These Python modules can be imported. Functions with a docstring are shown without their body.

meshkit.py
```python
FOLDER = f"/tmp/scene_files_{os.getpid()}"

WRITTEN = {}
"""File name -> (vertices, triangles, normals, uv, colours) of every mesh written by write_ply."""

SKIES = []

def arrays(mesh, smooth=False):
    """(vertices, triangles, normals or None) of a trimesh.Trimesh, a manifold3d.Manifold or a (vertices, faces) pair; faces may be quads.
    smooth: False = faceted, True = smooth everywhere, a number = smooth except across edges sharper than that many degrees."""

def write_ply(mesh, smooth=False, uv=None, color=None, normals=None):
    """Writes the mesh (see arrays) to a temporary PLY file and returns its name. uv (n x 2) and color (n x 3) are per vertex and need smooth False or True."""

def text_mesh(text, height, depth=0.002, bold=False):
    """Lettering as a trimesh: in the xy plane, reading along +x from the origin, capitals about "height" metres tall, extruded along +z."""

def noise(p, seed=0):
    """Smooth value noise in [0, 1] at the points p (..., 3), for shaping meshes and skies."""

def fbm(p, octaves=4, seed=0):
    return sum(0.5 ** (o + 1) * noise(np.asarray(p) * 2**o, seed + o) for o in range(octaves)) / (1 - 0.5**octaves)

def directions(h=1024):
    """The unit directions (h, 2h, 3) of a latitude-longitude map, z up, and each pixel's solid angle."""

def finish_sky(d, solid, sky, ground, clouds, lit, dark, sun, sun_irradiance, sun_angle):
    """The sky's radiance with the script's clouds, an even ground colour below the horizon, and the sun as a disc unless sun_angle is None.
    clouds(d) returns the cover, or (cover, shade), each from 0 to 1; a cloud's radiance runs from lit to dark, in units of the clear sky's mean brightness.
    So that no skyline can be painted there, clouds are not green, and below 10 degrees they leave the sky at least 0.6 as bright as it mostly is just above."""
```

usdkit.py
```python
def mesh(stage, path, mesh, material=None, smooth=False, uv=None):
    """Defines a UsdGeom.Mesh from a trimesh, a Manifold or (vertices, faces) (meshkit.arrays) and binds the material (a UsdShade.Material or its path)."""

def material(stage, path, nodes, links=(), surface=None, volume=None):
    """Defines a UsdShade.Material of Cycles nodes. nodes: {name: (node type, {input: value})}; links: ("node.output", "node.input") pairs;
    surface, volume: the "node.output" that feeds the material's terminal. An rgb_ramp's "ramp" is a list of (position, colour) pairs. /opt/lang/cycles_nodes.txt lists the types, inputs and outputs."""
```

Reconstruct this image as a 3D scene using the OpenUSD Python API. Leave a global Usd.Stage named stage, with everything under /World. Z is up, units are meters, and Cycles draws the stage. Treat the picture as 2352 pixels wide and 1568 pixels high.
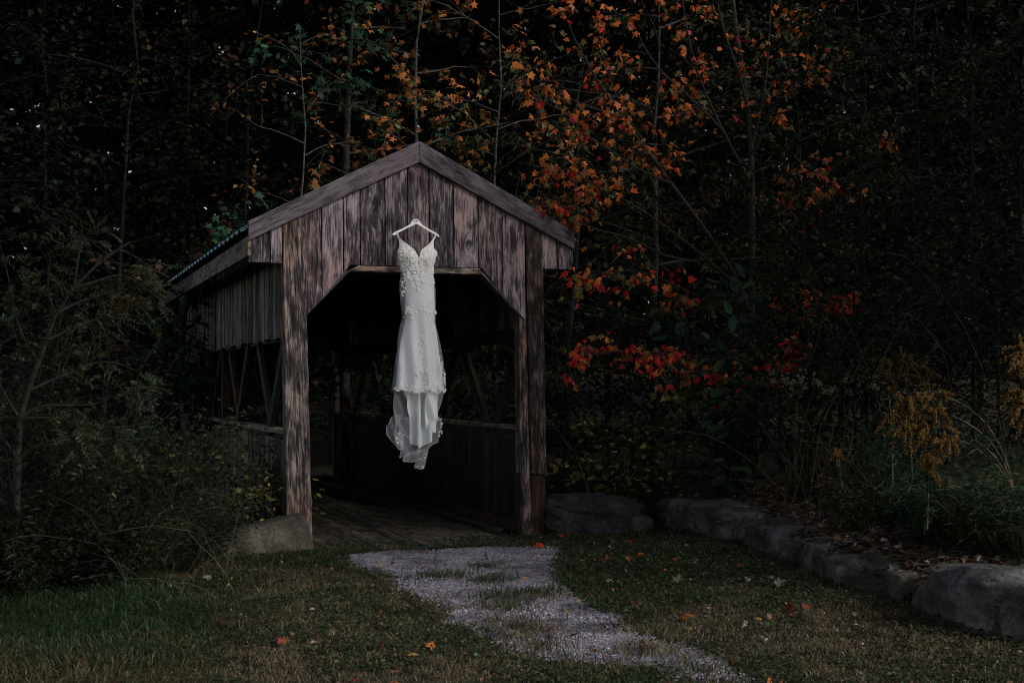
import math, random
import numpy as np, trimesh, usdkit, meshkit
from shapely.geometry import Polygon, Point
import shapely
from scipy.spatial import Delaunay
from pxr import Usd, UsdGeom, UsdLux, UsdShade, Gf, Sdf, Vt

stage = Usd.Stage.CreateInMemory()
UsdGeom.SetStageUpAxis(stage, UsdGeom.Tokens.z)
UsdGeom.Xform.Define(stage, '/World')
UsdGeom.Scope.Define(stage, '/World/Looks')
rng = np.random.default_rng(11)
random.seed(11)
A = np.array

# ------------------------------------------------------------------ camera, sky, sun, exposure
CAM = A([-3.4309, -12.4759, 1.4638])
RIGHT, UP, FWD = A([.94393781, -.33007125, -.00586358]), A([-.0042365, -.02987204, .99954475]), A([.33009615, .94348324, .02959569])
FOCAL = 3190 / 2352 * 36
EXPOSURE = 1.12
SUN_TO = A([.58, -.80, .55]); SUN_TO = SUN_TO / np.linalg.norm(SUN_TO)
cam = UsdGeom.Camera.Define(stage, '/World/camera')
cam.AddTransformOp().Set(Gf.Matrix4d(*RIGHT, 0, *UP, 0, *(-FWD), 0, *CAM, 1))
cam.CreateHorizontalApertureAttr(36.0); cam.CreateVerticalApertureAttr(24.0)
cam.CreateFocalLengthAttr(FOCAL); cam.CreateClippingRangeAttr(Gf.Vec2f(.05, 2000))
cam.CreateExposureAttr(EXPOSURE)
dome = UsdLux.DomeLight.Define(stage, '/World/sky')
sky = usdkit.material(stage, '/World/Looks/sky', {
    's': ('sky_texture', {'sky_type': 'single_scattering', 'sun_disc': False, 'sun_elevation': math.asin(SUN_TO[2]),
                          'sun_rotation': math.atan2(SUN_TO[0], SUN_TO[1]), 'air_density': 1.0, 'aerosol_density': 2.0}),
    'hs': ('hsv', {'saturation': .55}),
    'b': ('background_shader', {'strength': .05})}, [('s.color', 'hs.color'), ('hs.color', 'b.color')], surface='b.background')
UsdShade.MaterialBindingAPI.Apply(dome.GetPrim()).Bind(sky)
dome.GetPrim().SetCustomDataByKey('kind', 'structure')
dome.GetPrim().SetCustomDataByKey('label', 'pale overcast evening sky glimpsed in gaps between the trees')
sun = UsdLux.DistantLight.Define(stage, '/World/sun')
sun.CreateIntensityAttr(.36); sun.CreateAngleAttr(17.0); sun.CreateColorAttr(Gf.Vec3f(1, .97, .95)); sun.CreateNormalizeAttr(True)
_z = SUN_TO; _x = np.cross([0, 0, 1.], _z); _x /= np.linalg.norm(_x); _y = np.cross(_z, _x)
sun.AddTransformOp().Set(Gf.Matrix4d(*_x, 0, *_y, 0, *_z, 0, 0, 0, 0, 1))

# ------------------------------------------------------------------ helpers
def ray(u, v):
    return FWD + RIGHT * ((u - 1176) / 3190) + UP * ((784 - v) / 3190)
def at_y(u, v, y=0.):
    r = ray(u, v); return CAM + r * ((y - CAM[1]) / r[1])
def at_z(u, v, z=0.):
    r = ray(u, v); return CAM + r * ((z - CAM[2]) / r[2])
def at_d(u, v, d):
    return CAM + ray(u, v) * d
used = {}
def numbered(parent, name):
    k = (parent, name); used[k] = used.get(k, -1) + 1
    return name if used[k] == 0 else f'{name}_{used[k]:03d}'
BASE = {}
def tag(p, label=None, cat=None, group=None, kind=None):
    p = p.GetPrim() if hasattr(p, 'GetPrim') else p
    for k, v in (('label', label), ('category', cat), ('group', group), ('kind', kind)):
        if v: p.SetCustomDataByKey(k, v)
    return p
def thing(name, label, cat, base=(0, 0, 0), group=None):
    path = '/World/' + numbered('/World', name)
    x = UsdGeom.Xform.Define(stage, path); x.AddTranslateOp().Set(Gf.Vec3d(*map(float, base)))
    BASE[path] = A(base, float); tag(x, label, cat, group); return path
def quads(f4):
    f4 = np.asarray(f4); return np.vstack([f4[:, [0, 1, 2]], f4[:, [0, 2, 3]]])
def put(name, V, F, mat, parent='/World', smooth=False, tint=None, frame=None, label=None, cat=None, group=None, kind=None, pt=None):
    """One mesh prim. Points in world coordinates; frame = (origin, ex, ey, ez): points are local to that frame."""
    V = np.asarray(V, float)
    path = parent + '/' + numbered(parent, name)
    base = BASE.get(parent, np.zeros(3))
    if frame is None and parent == '/World' and kind is None:
        o = A([V[:, 0].mean(), V[:, 1].mean(), V[:, 2].min()]); frame = (o, A([1., 0, 0]), A([0, 1., 0]), A([0, 0, 1.])); V = V - o
    if frame is None: V = V - base
    m = usdkit.mesh(stage, path, (V, F), MAT[mat], smooth=smooth)
    if frame is not None:
        o, ex, ey, ez = frame; o = A(o) - base
        m.AddTransformOp().Set(Gf.Matrix4d(*map(float, ex), 0, *map(float, ey), 0, *map(float, ez), 0, *map(float, o), 1))
        BASE[path] = A(o) + base
    else: BASE[path] = base
    if tint is not None:
        UsdGeom.PrimvarsAPI(m).CreatePrimvar('tint', Sdf.ValueTypeNames.Color3fArray, 'vertex').Set(Vt.Vec3fArray.FromNumpy(np.asarray(tint, np.float32)))
    tag(m, label, cat, group, kind); return path
def cat_meshes(parts):
    Vs, Fs, n = [], [], 0
    for V, F in parts:
        Vs.append(V); Fs.append(np.asarray(F) + n); n += len(V)
    return np.vstack(Vs), np.vstack(Fs)
def unit(v):
    v = np.asarray(v, float); return v / np.maximum(np.linalg.norm(v, axis=-1, keepdims=True), 1e-12)
def tube(P, R, sides=6):
    P = np.asarray(P, float); T = unit(np.gradient(P, axis=0))
    a = np.cross(T, np.where(np.abs(T[:, 2:]) < .9, A([0, 0, 1.]), A([1., 0, 0]))); a = unit(a); b = np.cross(T, a)
    ang = np.arange(sides) * 2 * np.pi / sides; R = np.broadcast_to(R, (len(P),))
    V = (P[:, None] + R[:, None, None] * (np.cos(ang)[None, :, None] * a[:, None] + np.sin(ang)[None, :, None] * b[:, None])).reshape(-1, 3)
    i, j = np.meshgrid(np.arange(len(P) - 1), np.arange(sides), indexing='ij'); j2 = (j + 1) % sides
    F = quads(np.stack([i * sides + j, i * sides + j2, (i + 1) * sides + j2, (i + 1) * sides + j], -1).reshape(-1, 4))
    n = len(V); V = np.vstack([V, P[:1], P[-1:]]); k = np.arange(sides); k2 = (k + 1) % sides; L = (len(P) - 1) * sides
    F = np.vstack([F, np.stack([k2, k, np.full(sides, n)], 1), np.stack([L + k, L + k2, np.full(sides, n + 1)], 1)])
    return V, F
def tubes(P, R, sides=3):
    """Many polylines at once: P (N,K,3), R (N,K)."""
    N, K, _ = P.shape
    T = unit(np.gradient(P, axis=1)); a = unit(np.cross(T, np.where(np.abs(T[..., 2:]) < .9, A([0, 0, 1.]), A([1., 0, 0])))); b = np.cross(T, a)
    ang = np.arange(sides) * 2 * np.pi / sides
    V = P[:, :, None] + R[:, :, None, None] * (np.cos(ang)[:, None] * a[:, :, None] + np.sin(ang)[:, None] * b[:, :, None])
    i, j = np.meshgrid(np.arange(K - 1), np.arange(sides), indexing='ij'); j2 = (j + 1) % sides
    f = quads(np.stack([i * sides + j, i * sides + j2, (i + 1) * sides + j2, (i + 1) * sides + j], -1).reshape(-1, 4))
    F = (f[None] + (np.arange(N) * K * sides)[:, None, None]).reshape(-1, 3)
    return V.reshape(-1, 3), F
def smooth_line(pts, n=16):
    pts = np.asarray(pts, float)
    d = np.r_[0, np.cumsum(np.linalg.norm(np.diff(pts, axis=0), axis=1))]
    from scipy.interpolate import PchipInterpolator
    return PchipInterpolator(d / d[-1], pts, axis=0)(np.linspace(0, 1, n))

# ------------------------------------------------------------------ materials
MAT = {}
def mat(name, nodes, links, surface='p.BSDF'):
    MAT[name] = usdkit.material(stage, '/World/Looks/' + name, nodes, links, surface=surface); return MAT[name]
def wood(name, dark, mid, light, warm, bias=.5, rough=.85, knots=True, bump=.6, fine=1.0, vary=.16):
    n = {'tc': ('texture_coordinate', {}), 'oi': ('object_info', {}),
         'sh': ('vector_math', {'math_type': 'scale', 'vector1': (37., 91., 53.)}),
         'add': ('vector_math', {'math_type': 'add'}),
         # warp the grain so that it flows round the knots
         'kmap': ('mapping', {'scale': (4.6, .6, 1.9)}), 'kv': ('voronoi_texture', {'scale': 1.0, 'randomness': 1.0}), 'kc': ('separate_color', {}), 'kg': ('math', {'math_type': 'greater_than', 'value2': .45}), 'kdd': ('math', {'math_type': 'add'}),
         'kr': ('map_range', {'from_min': .02, 'from_max': .34, 'to_min': 1.0, 'to_max': 0.0, 'clamp': True}),
         'kw': ('math', {'math_type': 'multiply', 'value2': .09 if knots else 0}),
         'kx': ('combine_xyz', {}), 'addk': ('vector_math', {'math_type': 'add'}),
         'm1': ('mapping', {'scale': (150 * fine, 150 * fine, 10.0)}), 'g1': ('noise_texture', {'scale': 1.0, 'detail': 4., 'roughness': .65, 'distortion': .4}),
         'm2': ('mapping', {'scale': (46., 46., 3.2)}), 'g2': ('noise_texture', {'scale': 1.0, 'detail': 5., 'roughness': .6, 'distortion': .8}),
         'm3': ('mapping', {'scale': (9.5, 9.5, 3.6)}), 'g3': ('noise_texture', {'scale': 1.0, 'detail': 5., 'roughness': .62, 'distortion': .6}),
         'c1': ('math', {'math_type': 'multiply', 'value2': .46}), 'c2': ('math', {'math_type': 'multiply_add', 'value2': .50}),
         'c3': ('math', {'math_type': 'multiply_add', 'value2': .52}),
         'rr': ('math', {'math_type': 'multiply_add', 'value2': vary, 'value3': -vary / 2 + bias - .74}),
         'tot': ('math', {'math_type': 'add'}),
         'ramp': ('rgb_ramp', {'ramp': [(0.30, tuple(.6 * c for c in dark)), (.41, dark), (.50, mid), (.60, light), (.72, tuple(1.4 * c for c in light))]}),
         'hu': ('map_range', {'from_min': .40, 'from_max': .62, 'clamp': True}),
         'm4': ('mapping', {'scale': (2.6, 2.6, .8)}), 'g4': ('noise_texture', {'scale': 1.0, 'detail': 3.}),
         'wm': ('mix_color', {'blend_type': 'multiply', 'b': warm}),
         'kd': ('rgb_ramp', {'ramp': [(0, (.10, .06, .04)), (.025, (.35, .25, .17)), (.045, (.2, .14, .1)), (.06, (.8, .7, .6)), (.075, (.45, .38, .34)), (.10, (1, 1, 1)), (1, (1, 1, 1))]}),
         'km': ('mix_color', {'blend_type': 'multiply', 'fac': 1.0 if knots else 0.0}),
         'bh': ('math', {'math_type': 'multiply_add', 'value2': .6}),
         'bp': ('bump', {'strength': bump, 'distance': .006}),
         'p': ('principled_bsdf', {'roughness': rough, 'specular_ior_level': .25})}
    l = [('oi.random', 'sh.scale'), ('tc.object', 'add.vector1'), ('sh.vector', 'add.vector2'),
         ('add.vector', 'kmap.vector'), ('kmap.vector', 'kv.vector'), ('kv.color', 'kc.color'), ('kc.r', 'kg.value1'), ('kg.value', 'kdd.value1'), ('kv.distance', 'kdd.value2'), ('kdd.value', 'kr.value'), ('kr.result', 'kw.value1'), ('kw.value', 'kx.x'),
         ('add.vector', 'addk.vector1'), ('kx.vector', 'addk.vector2'),
         ('addk.vector', 'm1.vector'), ('m1.vector', 'g1.vector'), ('addk.vector', 'm2.vector'), ('m2.vector', 'g2.vector'), ('add.vector', 'm3.vector'), ('m3.vector', 'g3.vector'),
         ('g1.fac', 'c1.value1'), ('g2.fac', 'c2.value1'), ('c1.value', 'c2.value3'), ('g3.fac', 'c3.value1'), ('c2.value', 'c3.value3'),
         ('oi.random', 'rr.value1'), ('c3.value', 'tot.value1'), ('rr.value', 'tot.value2'), ('tot.value', 'ramp.fac'),
         ('add.vector', 'm4.vector'), ('m4.vector', 'g4.vector'), ('g4.fac', 'hu.value'), ('hu.result', 'wm.fac'), ('ramp.color', 'wm.a'),
         ('kdd.value', 'kd.fac'), ('wm.result', 'km.a'), ('kd.color', 'km.b'), ('km.result', 'p.base_color'),
         ('g1.fac', 'bh.value1'), ('g2.fac', 'bh.value3'), ('bh.value', 'bp.height'), ('bp.normal', 'p.normal')]
    return mat(name, n, l)
for nm_, b_ in (('gable_wood', .50), ('pale_gable_wood', .545), ('dark_gable_wood', .462)):
    wood(nm_, (.011, .009, .012), (.060, .048, .063), (.25, .203, .215), (1.08, .92, .82), bias=b_, bump=.8, vary=.05)
wood('rake_wood', (.017, .014, .018), (.042, .035, .045), (.105, .09, .102), (1.05, .95, .9), bias=.5, knots=True)
wood('post_wood', (.013, .0105, .011), (.072, .057, .056), (.26, .21, .185), (1.12, .86, .7), bias=.5)
wood('side_wood', (.014, .012, .012), (.055, .049, .046), (.21, .182, .155), (1.05, 1., .85), bias=.5, knots=False)
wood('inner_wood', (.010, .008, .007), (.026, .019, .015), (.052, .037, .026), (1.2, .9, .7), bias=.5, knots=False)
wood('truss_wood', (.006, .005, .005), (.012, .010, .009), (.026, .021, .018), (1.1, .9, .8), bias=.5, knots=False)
wood('floor_wood', (.025, .022, .018), (.095, .083, .067), (.22, .195, .155), (1., .95, .85), bias=.5, knots=False)
def simple(name, col, rough=.7, spec=.3, metallic=0, noise=None, amt=.35, bump=0, bscale=80):
    n = {'p': ('principled_bsdf', {'base_color': col, 'roughness': rough, 'specular_ior_level': spec, 'metallic': metallic})}; l = []
    if noise:
        n |= {'g': ('geometry', {}), 'n': ('noise_texture', {'scale': noise, 'detail': 4.}),
              'r': ('rgb_ramp', {'ramp': [(.3, tuple(c * (1 - amt) for c in col)), (.7, tuple(c * (1 + amt) for c in col))]})}
        l += [('g.position', 'n.vector'), ('n.fac', 'r.fac'), ('r.color', 'p.base_color')]
    if bump:
        n |= {'g': ('geometry', {}), 'n2': ('noise_texture', {'scale': bscale, 'detail': 3.}), 'b': ('bump', {'strength': bump, 'distance': .004})}
        l += [('g.position', 'n2.vector'), ('n2.fac', 'b.height'), ('b.normal', 'p.normal')]
    return mat(name, n, l)
simple('roof_metal', (.07, .17, .21), .45, .5, noise=6, amt=.3)
simple('sill_steel', (.035, .085, .13), .6, .4, noise=14, amt=.5, bump=.4)
simple('nail_steel', (.10, .09, .085), .5, .4, metallic=.6)
simple('nail_shine', (.45, .44, .42), .35, .5, metallic=.9)
simple('hook_steel', (.55, .5, .45), .3, .5, metallic=1.0)
simple('hanger_paint', (.78, .77, .77), .4, .4)
simple('ink', (.12, .12, .13), .7, .2)
simple('bark', (.026, .023, .02), .9, .15, noise=22, amt=.6, bump=.8, bscale=60)
simple('dark_bark', (.016, .0145, .013), .95, .05, noise=22, amt=.6)
simple('grey_bark', (.05, .046, .041), .9, .15, noise=26, amt=.6, bump=.6, bscale=60)
simple('maple_bark', (.032, .029, .027), .9, .15, noise=30, amt=.65, bump=.6, bscale=70)
simple('twig', (.022, .018, .015), .85, .15, noise=20, amt=.4)
simple('dark_stem', (.055, .046, .035), .9, .1, noise=9, amt=.5)
simple('dry_stem', (.12, .1, .068), .85, .15, noise=9, amt=.5)
def leafmat(name, trans=.3, rough=.5, spec=.35, vary=.25):
    mat(name, {'a': ('attribute', {'attribute': 'tint'}), 'g': ('geometry', {}),
               'nz': ('noise_texture', {'scale': 55., 'detail': 2.}), 'mr': ('map_range', {'from_min': .3, 'from_max': .7, 'to_min': 1 - vary, 'to_max': 1 + vary}),
               'mm': ('vector_math', {'math_type': 'scale'}),
               'p': ('principled_bsdf', {'roughness': rough, 'specular_ior_level': spec}), 't': ('translucent_bsdf', {}), 'mx': ('mix_closure', {'fac': trans})},
        [('g.position', 'nz.vector'), ('nz.fac', 'mr.value'), ('a.color', 'mm.vector1'), ('mr.result', 'mm.scale'), ('mm.vector', 'p.base_color'), ('mm.vector', 't.color'),
         ('p.BSDF', 'mx.closure1'), ('t.BSDF', 'mx.closure2')], surface='mx.closure')
leafmat('leaf', .3, .6, .2); leafmat('dark_leaf', .15, .65, .1); leafmat('blade', .25, .55, .3); leafmat('dry_leaf', .1, .8, .2, .4); leafmat('petal', .3, .8, .1)
def stone(name, a, b, c, moss=(.05, .055, .035)):
    mat(name, {'g': ('geometry', {}), 'n1': ('noise_texture', {'scale': 3.2, 'detail': 8., 'roughness': .65}), 'r': ('rgb_ramp', {'ramp': [(.34, a), (.5, b), (.66, c)]}),
               'n2': ('noise_texture', {'scale': 34., 'detail': 5., 'roughness': .7}), 'r2': ('rgb_ramp', {'ramp': [(.3, (.55, .55, .55)), (.65, (1.15, 1.15, 1.15))]}),
               'mu': ('mix_color', {'blend_type': 'multiply', 'fac': 1.0}),
               'n3': ('noise_texture', {'scale': 7., 'detail': 6.}), 'r3': ('map_range', {'from_min': .54, 'from_max': .68, 'clamp': True, 'to_max': .8}), 'ms': ('mix_color', {'b': moss}),
               'v': ('voronoi_texture', {'scale': 6., 'feature': 'f1'}), 'ad': ('math', {'math_type': 'multiply_add', 'value2': .6}),
               'b': ('bump', {'strength': 1.0, 'distance': .035}), 'p': ('principled_bsdf', {'roughness': .88, 'specular_ior_level': .25})},
        [('g.position', 'n1.vector'), ('g.position', 'n2.vector'), ('g.position', 'n3.vector'), ('g.position', 'v.vector'), ('n1.fac', 'r.fac'), ('n2.fac', 'r2.fac'), ('r.color', 'mu.a'), ('r2.color', 'mu.b'),
         ('n3.fac', 'r3.value'), ('r3.result', 'ms.fac'), ('mu.result', 'ms.a'), ('ms.result', 'p.base_color'), ('v.distance', 'ad.value1'), ('n2.fac', 'ad.value3'), ('ad.value', 'b.height'), ('b.normal', 'p.normal')])
stone('grey_stone', (.034, .032, .031), (.10, .096, .094), (.23, .22, .215))
stone('brown_stone', (.032, .028, .022), (.08, .07, .056), (.16, .142, .115))
stone('purple_stone', (.028, .02, .027), (.058, .045, .056), (.12, .098, .115))
mat('path_gravel', {'g': ('geometry', {}), 'v': ('voronoi_texture', {'scale': 70.}), 'r': ('rgb_ramp', {'ramp': [(0, (.10, .093, .105)), (.5, (.2, .188, .215)), (1, (.34, .32, .36))]}),
                    'sc': ('separate_color', {}), 'n': ('noise_texture', {'scale': 3.2, 'detail': 6., 'roughness': .65}), 'r2': ('rgb_ramp', {'ramp': [(.36, (.28, .24, .2)), (.52, (.9, .88, .9)), (.7, (1.15, 1.12, 1.18))]}), 'mu': ('mix_color', {'blend_type': 'multiply', 'fac': 1.}),
                    'b': ('bump', {'strength': .9, 'distance': .012, 'invert': True}), 'p': ('principled_bsdf', {'roughness': .9, 'specular_ior_level': .2})},
    [('g.position', 'v.vector'), ('v.color', 'sc.color'), ('sc.r', 'r.fac'), ('g.position', 'n.vector'), ('n.fac', 'r2.fac'), ('r.color', 'mu.a'), ('r2.color', 'mu.b'), ('mu.result', 'p.base_color'), ('v.distance', 'b.height'), ('b.normal', 'p.normal')])
mat('soil', {'g': ('geometry', {}), 'n': ('noise_texture', {'scale': 1.7, 'detail': 9., 'roughness': .7}), 'r': ('rgb_ramp', {'ramp': [(.3, (.010, .008, .006)), (.5, (.022, .018, .012)), (.7, (.045, .036, .022))]}),
             'n2': ('noise_texture', {'scale': 60., 'detail': 4.}), 'b': ('bump', {'strength': .9, 'distance': .015}), 'p': ('principled_bsdf', {'roughness': .95, 'specular_ior_level': .15})},
    [('g.position', 'n.vector'), ('n.fac', 'r.fac'), ('r.color', 'p.base_color'), ('g.position', 'n2.vector'), ('n2.fac', 'b.height'), ('b.normal', 'p.normal')])
def fabric(name, col, cover, rough=.75, bump=.3, bscale=260, sheen=.2):
    n = {'g': ('geometry', {}), 'n': ('noise_texture', {'scale': float(bscale), 'detail': 2.}), 'b': ('bump', {'strength': bump, 'distance': .002}),
         'p': ('principled_bsdf', {'base_color': col, 'roughness': rough, 'specular_ior_level': .25, 'sheen_weight': sheen}), 'tl': ('translucent_bsdf', {'color': col}), 'm1': ('mix_closure', {'fac': .25})}
    l = [('g.position', 'n.vector'), ('n.fac', 'b.height'), ('b.normal', 'p.normal'), ('p.BSDF', 'm1.closure1'), ('tl.BSDF', 'm1.closure2')]
    if cover < 1:
        n |= {'tr': ('transparent_bsdf', {}), 'm2': ('mix_closure', {'fac': cover})}
        l += [('tr.BSDF', 'm2.closure1'), ('m1.closure', 'm2.closure2')]
    return mat(name, n, l, surface='m2.closure' if cover < 1 else 'm1.closure')
fabric('satin', (.82, .845, .865), 1.0, .55, .15)
fabric('lace_cloth', (.86, .855, .84), 1.0, .8, .8, 190)
fabric('lace_thread', (.88, .87, .86), 1.0, .7, .2)
fabric('tulle', (.60, .60, .66), .20, .8, .1)
fabric('tulle_dense', (.56, .54, .60), .40, .8, .2)
fabric('tulle_edge', (.72, .70, .74), .8, .8, .1)

# ------------------------------------------------------------------ terrain
WALLX = lambda y: np.interp(y, [-9, -6.3, -5., -3.5, -2.5, -1.5, .5, 3], [1.70, 1.72, 1.85, 2.05, 2.33, 2.47, 2.60, 3.2])
def ground_h(x, y):
    x, y = np.asarray(x, float), np.asarray(y, float)
    p = np.stack([x * .55, y * .55, 0 * x], -1)
    h = -.03 + .05 * (meshkit.fbm(p, 3, 5) - .5) * np.clip(np.hypot(x, y + 6) / 5, .3, 1)
    h = h + .03 * np.clip(x, 0, 2)
    bank = np.clip((x - WALLX(y) - .12) / .12, 0, 1) * (y < 1.3) * np.clip((1.3 - y) / .4, 0, 1)
    h = h + bank * (.15 + np.clip((x - WALLX(y)) * .14, 0, 1.2))
    right = np.clip((x - 3.0) / 1.0, 0, 1) * np.clip((y - .6) / .8, 0, 1)
    h = h + right * (.30 + .06 * np.clip(x - 4, 0, 10))
    rav = np.exp(-((y - 4.6) / 2.3) ** 4) * np.clip((2.6 - x) / 1.2, 0, 1)
    h = h - 1.1 * rav
    h = h - .25 * np.clip((-x - 4.2) / 2, 0, 1) * np.clip((y + 5) / 2, 0, 1)
    far = np.clip((y - 14) / 30, 0, 1)
    return h + far * 3.5 * (x > -999)
def grid_mesh(xs, ys, hf):
    X, Y = np.meshgrid(xs, ys, indexing='ij'); Z = hf(X, Y)
    V = np.stack([X, Y, Z], -1).reshape(-1, 3); n = len(ys)
    i, j = np.meshgrid(np.arange(len(xs) - 1), np.arange(n - 1), indexing='ij')
    F = quads(np.stack([i * n + j, (i + 1) * n + j, (i + 1) * n + j + 1, i * n + j + 1], -1).reshape(-1, 4))
    return V, F
xs = np.r_[-400, -200, -100, -60, np.arange(-40, -8, 2.), np.arange(-8, 8, .14), np.arange(8, 40, 2.), 60, 100, 200, 400]
ys = np.r_[-400, -200, -100, -50, -30, -20, -15, np.arange(-12, 4, .14), np.arange(4, 12, .4), np.arange(12, 60, 3.), 100, 200, 400]
V, F = grid_mesh(xs, ys, ground_h)
put('ground', V, F, 'soil', smooth=True, kind='structure', label='dark soil of the clearing, bank and wood floor')

path_px = [(815, 1277), (900, 1268), (1000, 1264), (1120, 1262), (1265, 1264), (1272, 1290), (1255, 1325), (1290, 1362), (1345, 1395), (1400, 1420), (1440, 1450), (1490, 1470), (1540, 1480), (1600, 1510), (1700, 1560), (1850, 1630),
           (1740, 1630), (1610, 1560), (1530, 1515), (1440, 1512), (1330, 1515), (1240, 1510), (1165, 1480), (1110, 1445), (1060, 1425), (1040, 1400), (985, 1378), (940, 1350), (925, 1322), (870, 1310), (825, 1302)]
PATH = Polygon([at_z(u, v, -.02)[:2] for u, v in path_px]).buffer(.06).buffer(-.04)
rr = PATH.buffer(.12)
bx = rr.bounds
gx, gy = np.meshgrid(np.arange(bx[0], bx[2], .05), np.arange(bx[1], bx[3], .05), indexing='ij')
gp = np.c_[gx.ravel(), gy.ravel()]; gp = gp + rng.uniform(-.012, .012, gp.shape)
gp = gp[shapely.contains_xy(rr, gp[:, 0], gp[:, 1])]
tri = Delaunay(gp).simplices; c = gp[tri].mean(1); tri = tri[shapely.contains_xy(rr, c[:, 0], c[:, 1])]
edge = np.clip(shapely.distance(shapely.points(gp), PATH.exterior) * np.where(shapely.contains_xy(PATH, gp[:, 0], gp[:, 1]), 1, -1) / .1, -1, 1)
edge = np.clip(edge + 5.0 * (meshkit.fbm(np.c_[gp * 3.3, gp[:, :1] * 0], 4, 17) - .42) - .1, -1.6, 1)
V = np.c_[gp, ground_h(gp[:, 0], gp[:, 1]) + .004 + .012 * edge + .012 * (meshkit.fbm(np.c_[gp * 5, gp[:, :1] * 0], 3, 2) - .5)]
put('path', V, tri, 'path_gravel', smooth=True, kind='structure', label='pale gravel path leading up to the covered bridge')
def in_path(x, y, grow=0.):
    return shapely.contains_xy(PATH.buffer(grow), x, y)
# loose stones of the path
def shapes_at(P, S, tmplV, tmplF, R=None):
    """Copies of a template at P, scaled S (N,) or (N,3), rotated R (N,3,3)."""
    S = np.asarray(S, float); S = S[:, None] if S.ndim == 1 else S
    L = tmplV[None] * S[:, None, :] if S.shape[1] == 3 else tmplV[None] * S[:, None]
    if R is not None: L = np.einsum('nij,nkj->nki', R, L)
    V = (L + P[:, None]).reshape(-1, 3); k = len(tmplV)
    return V, (tmplF[None] + (np.arange(len(P)) * k)[:, None, None]).reshape(-1, 3)
def rand_rot(n, r=rng):
    q = unit(r.normal(size=(n, 4))); w, x, y, z = q.T
    return np.stack([1 - 2 * (y * y + z * z), 2 * (x * y - z * w), 2 * (x * z + y * w), 2 * (x * y + z * w), 1 - 2 * (x * x + z * z), 2 * (y * z - x * w), 2 * (x * z - y * w), 2 * (y * z + x * w), 1 - 2 * (x * x + y * y)], -1).reshape(-1, 3, 3)
octV, octF = A([[1, 0, 0], [-1, 0, 0], [0, 1, 0], [0, -1, 0], [0, 0, 1], [0, 0, -1.]]), A([[0, 2, 4], [2, 1, 4], [1, 3, 4], [3, 0, 4], [2, 0, 5], [1, 2, 5], [3, 1, 5], [0, 3, 5]])
pts = np.c_[rng.uniform(bx[0], bx[2], 60000), rng.uniform(bx[1], bx[3], 60000)]
pts = pts[shapely.contains_xy(PATH.buffer(.05), pts[:, 0], pts[:, 1])]
ed_ = shapely.distance(shapely.points(pts), PATH.exterior) * np.where(shapely.contains_xy(PATH, pts[:, 0], pts[:, 1]), 1, -1)
pts = pts[(ed_ / .12 + 5.0 * (meshkit.fbm(np.c_[pts * 3.3, pts[:, :1] * 0], 4, 17) - .42) + rng.normal(size=len(pts)) * 1.1 > .15)][:30000]
n = len(pts); s = rng.uniform(.0028, .0075, n) * np.where(rng.random(n) < .04, 1.7, 1)
V, F = shapes_at(np.c_[pts, ground_h(pts[:, 0], pts[:, 1]) + .016], s[:, None] * rng.uniform(.7, 1.2, (n, 3)), octV, octF, rand_rot(n))
t = (rng.uniform(.10, .37, n)[:, None] * A([1, .95, 1.10]) * (.45 + .75 * np.clip((meshkit.fbm(np.c_[pts * 3.2, pts[:, :1] * 0], 4, 44) - .36) * 5, 0, 1))[:, None]) * np.where(rng.random(n) < .2, .55, 1)[:, None]
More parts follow.
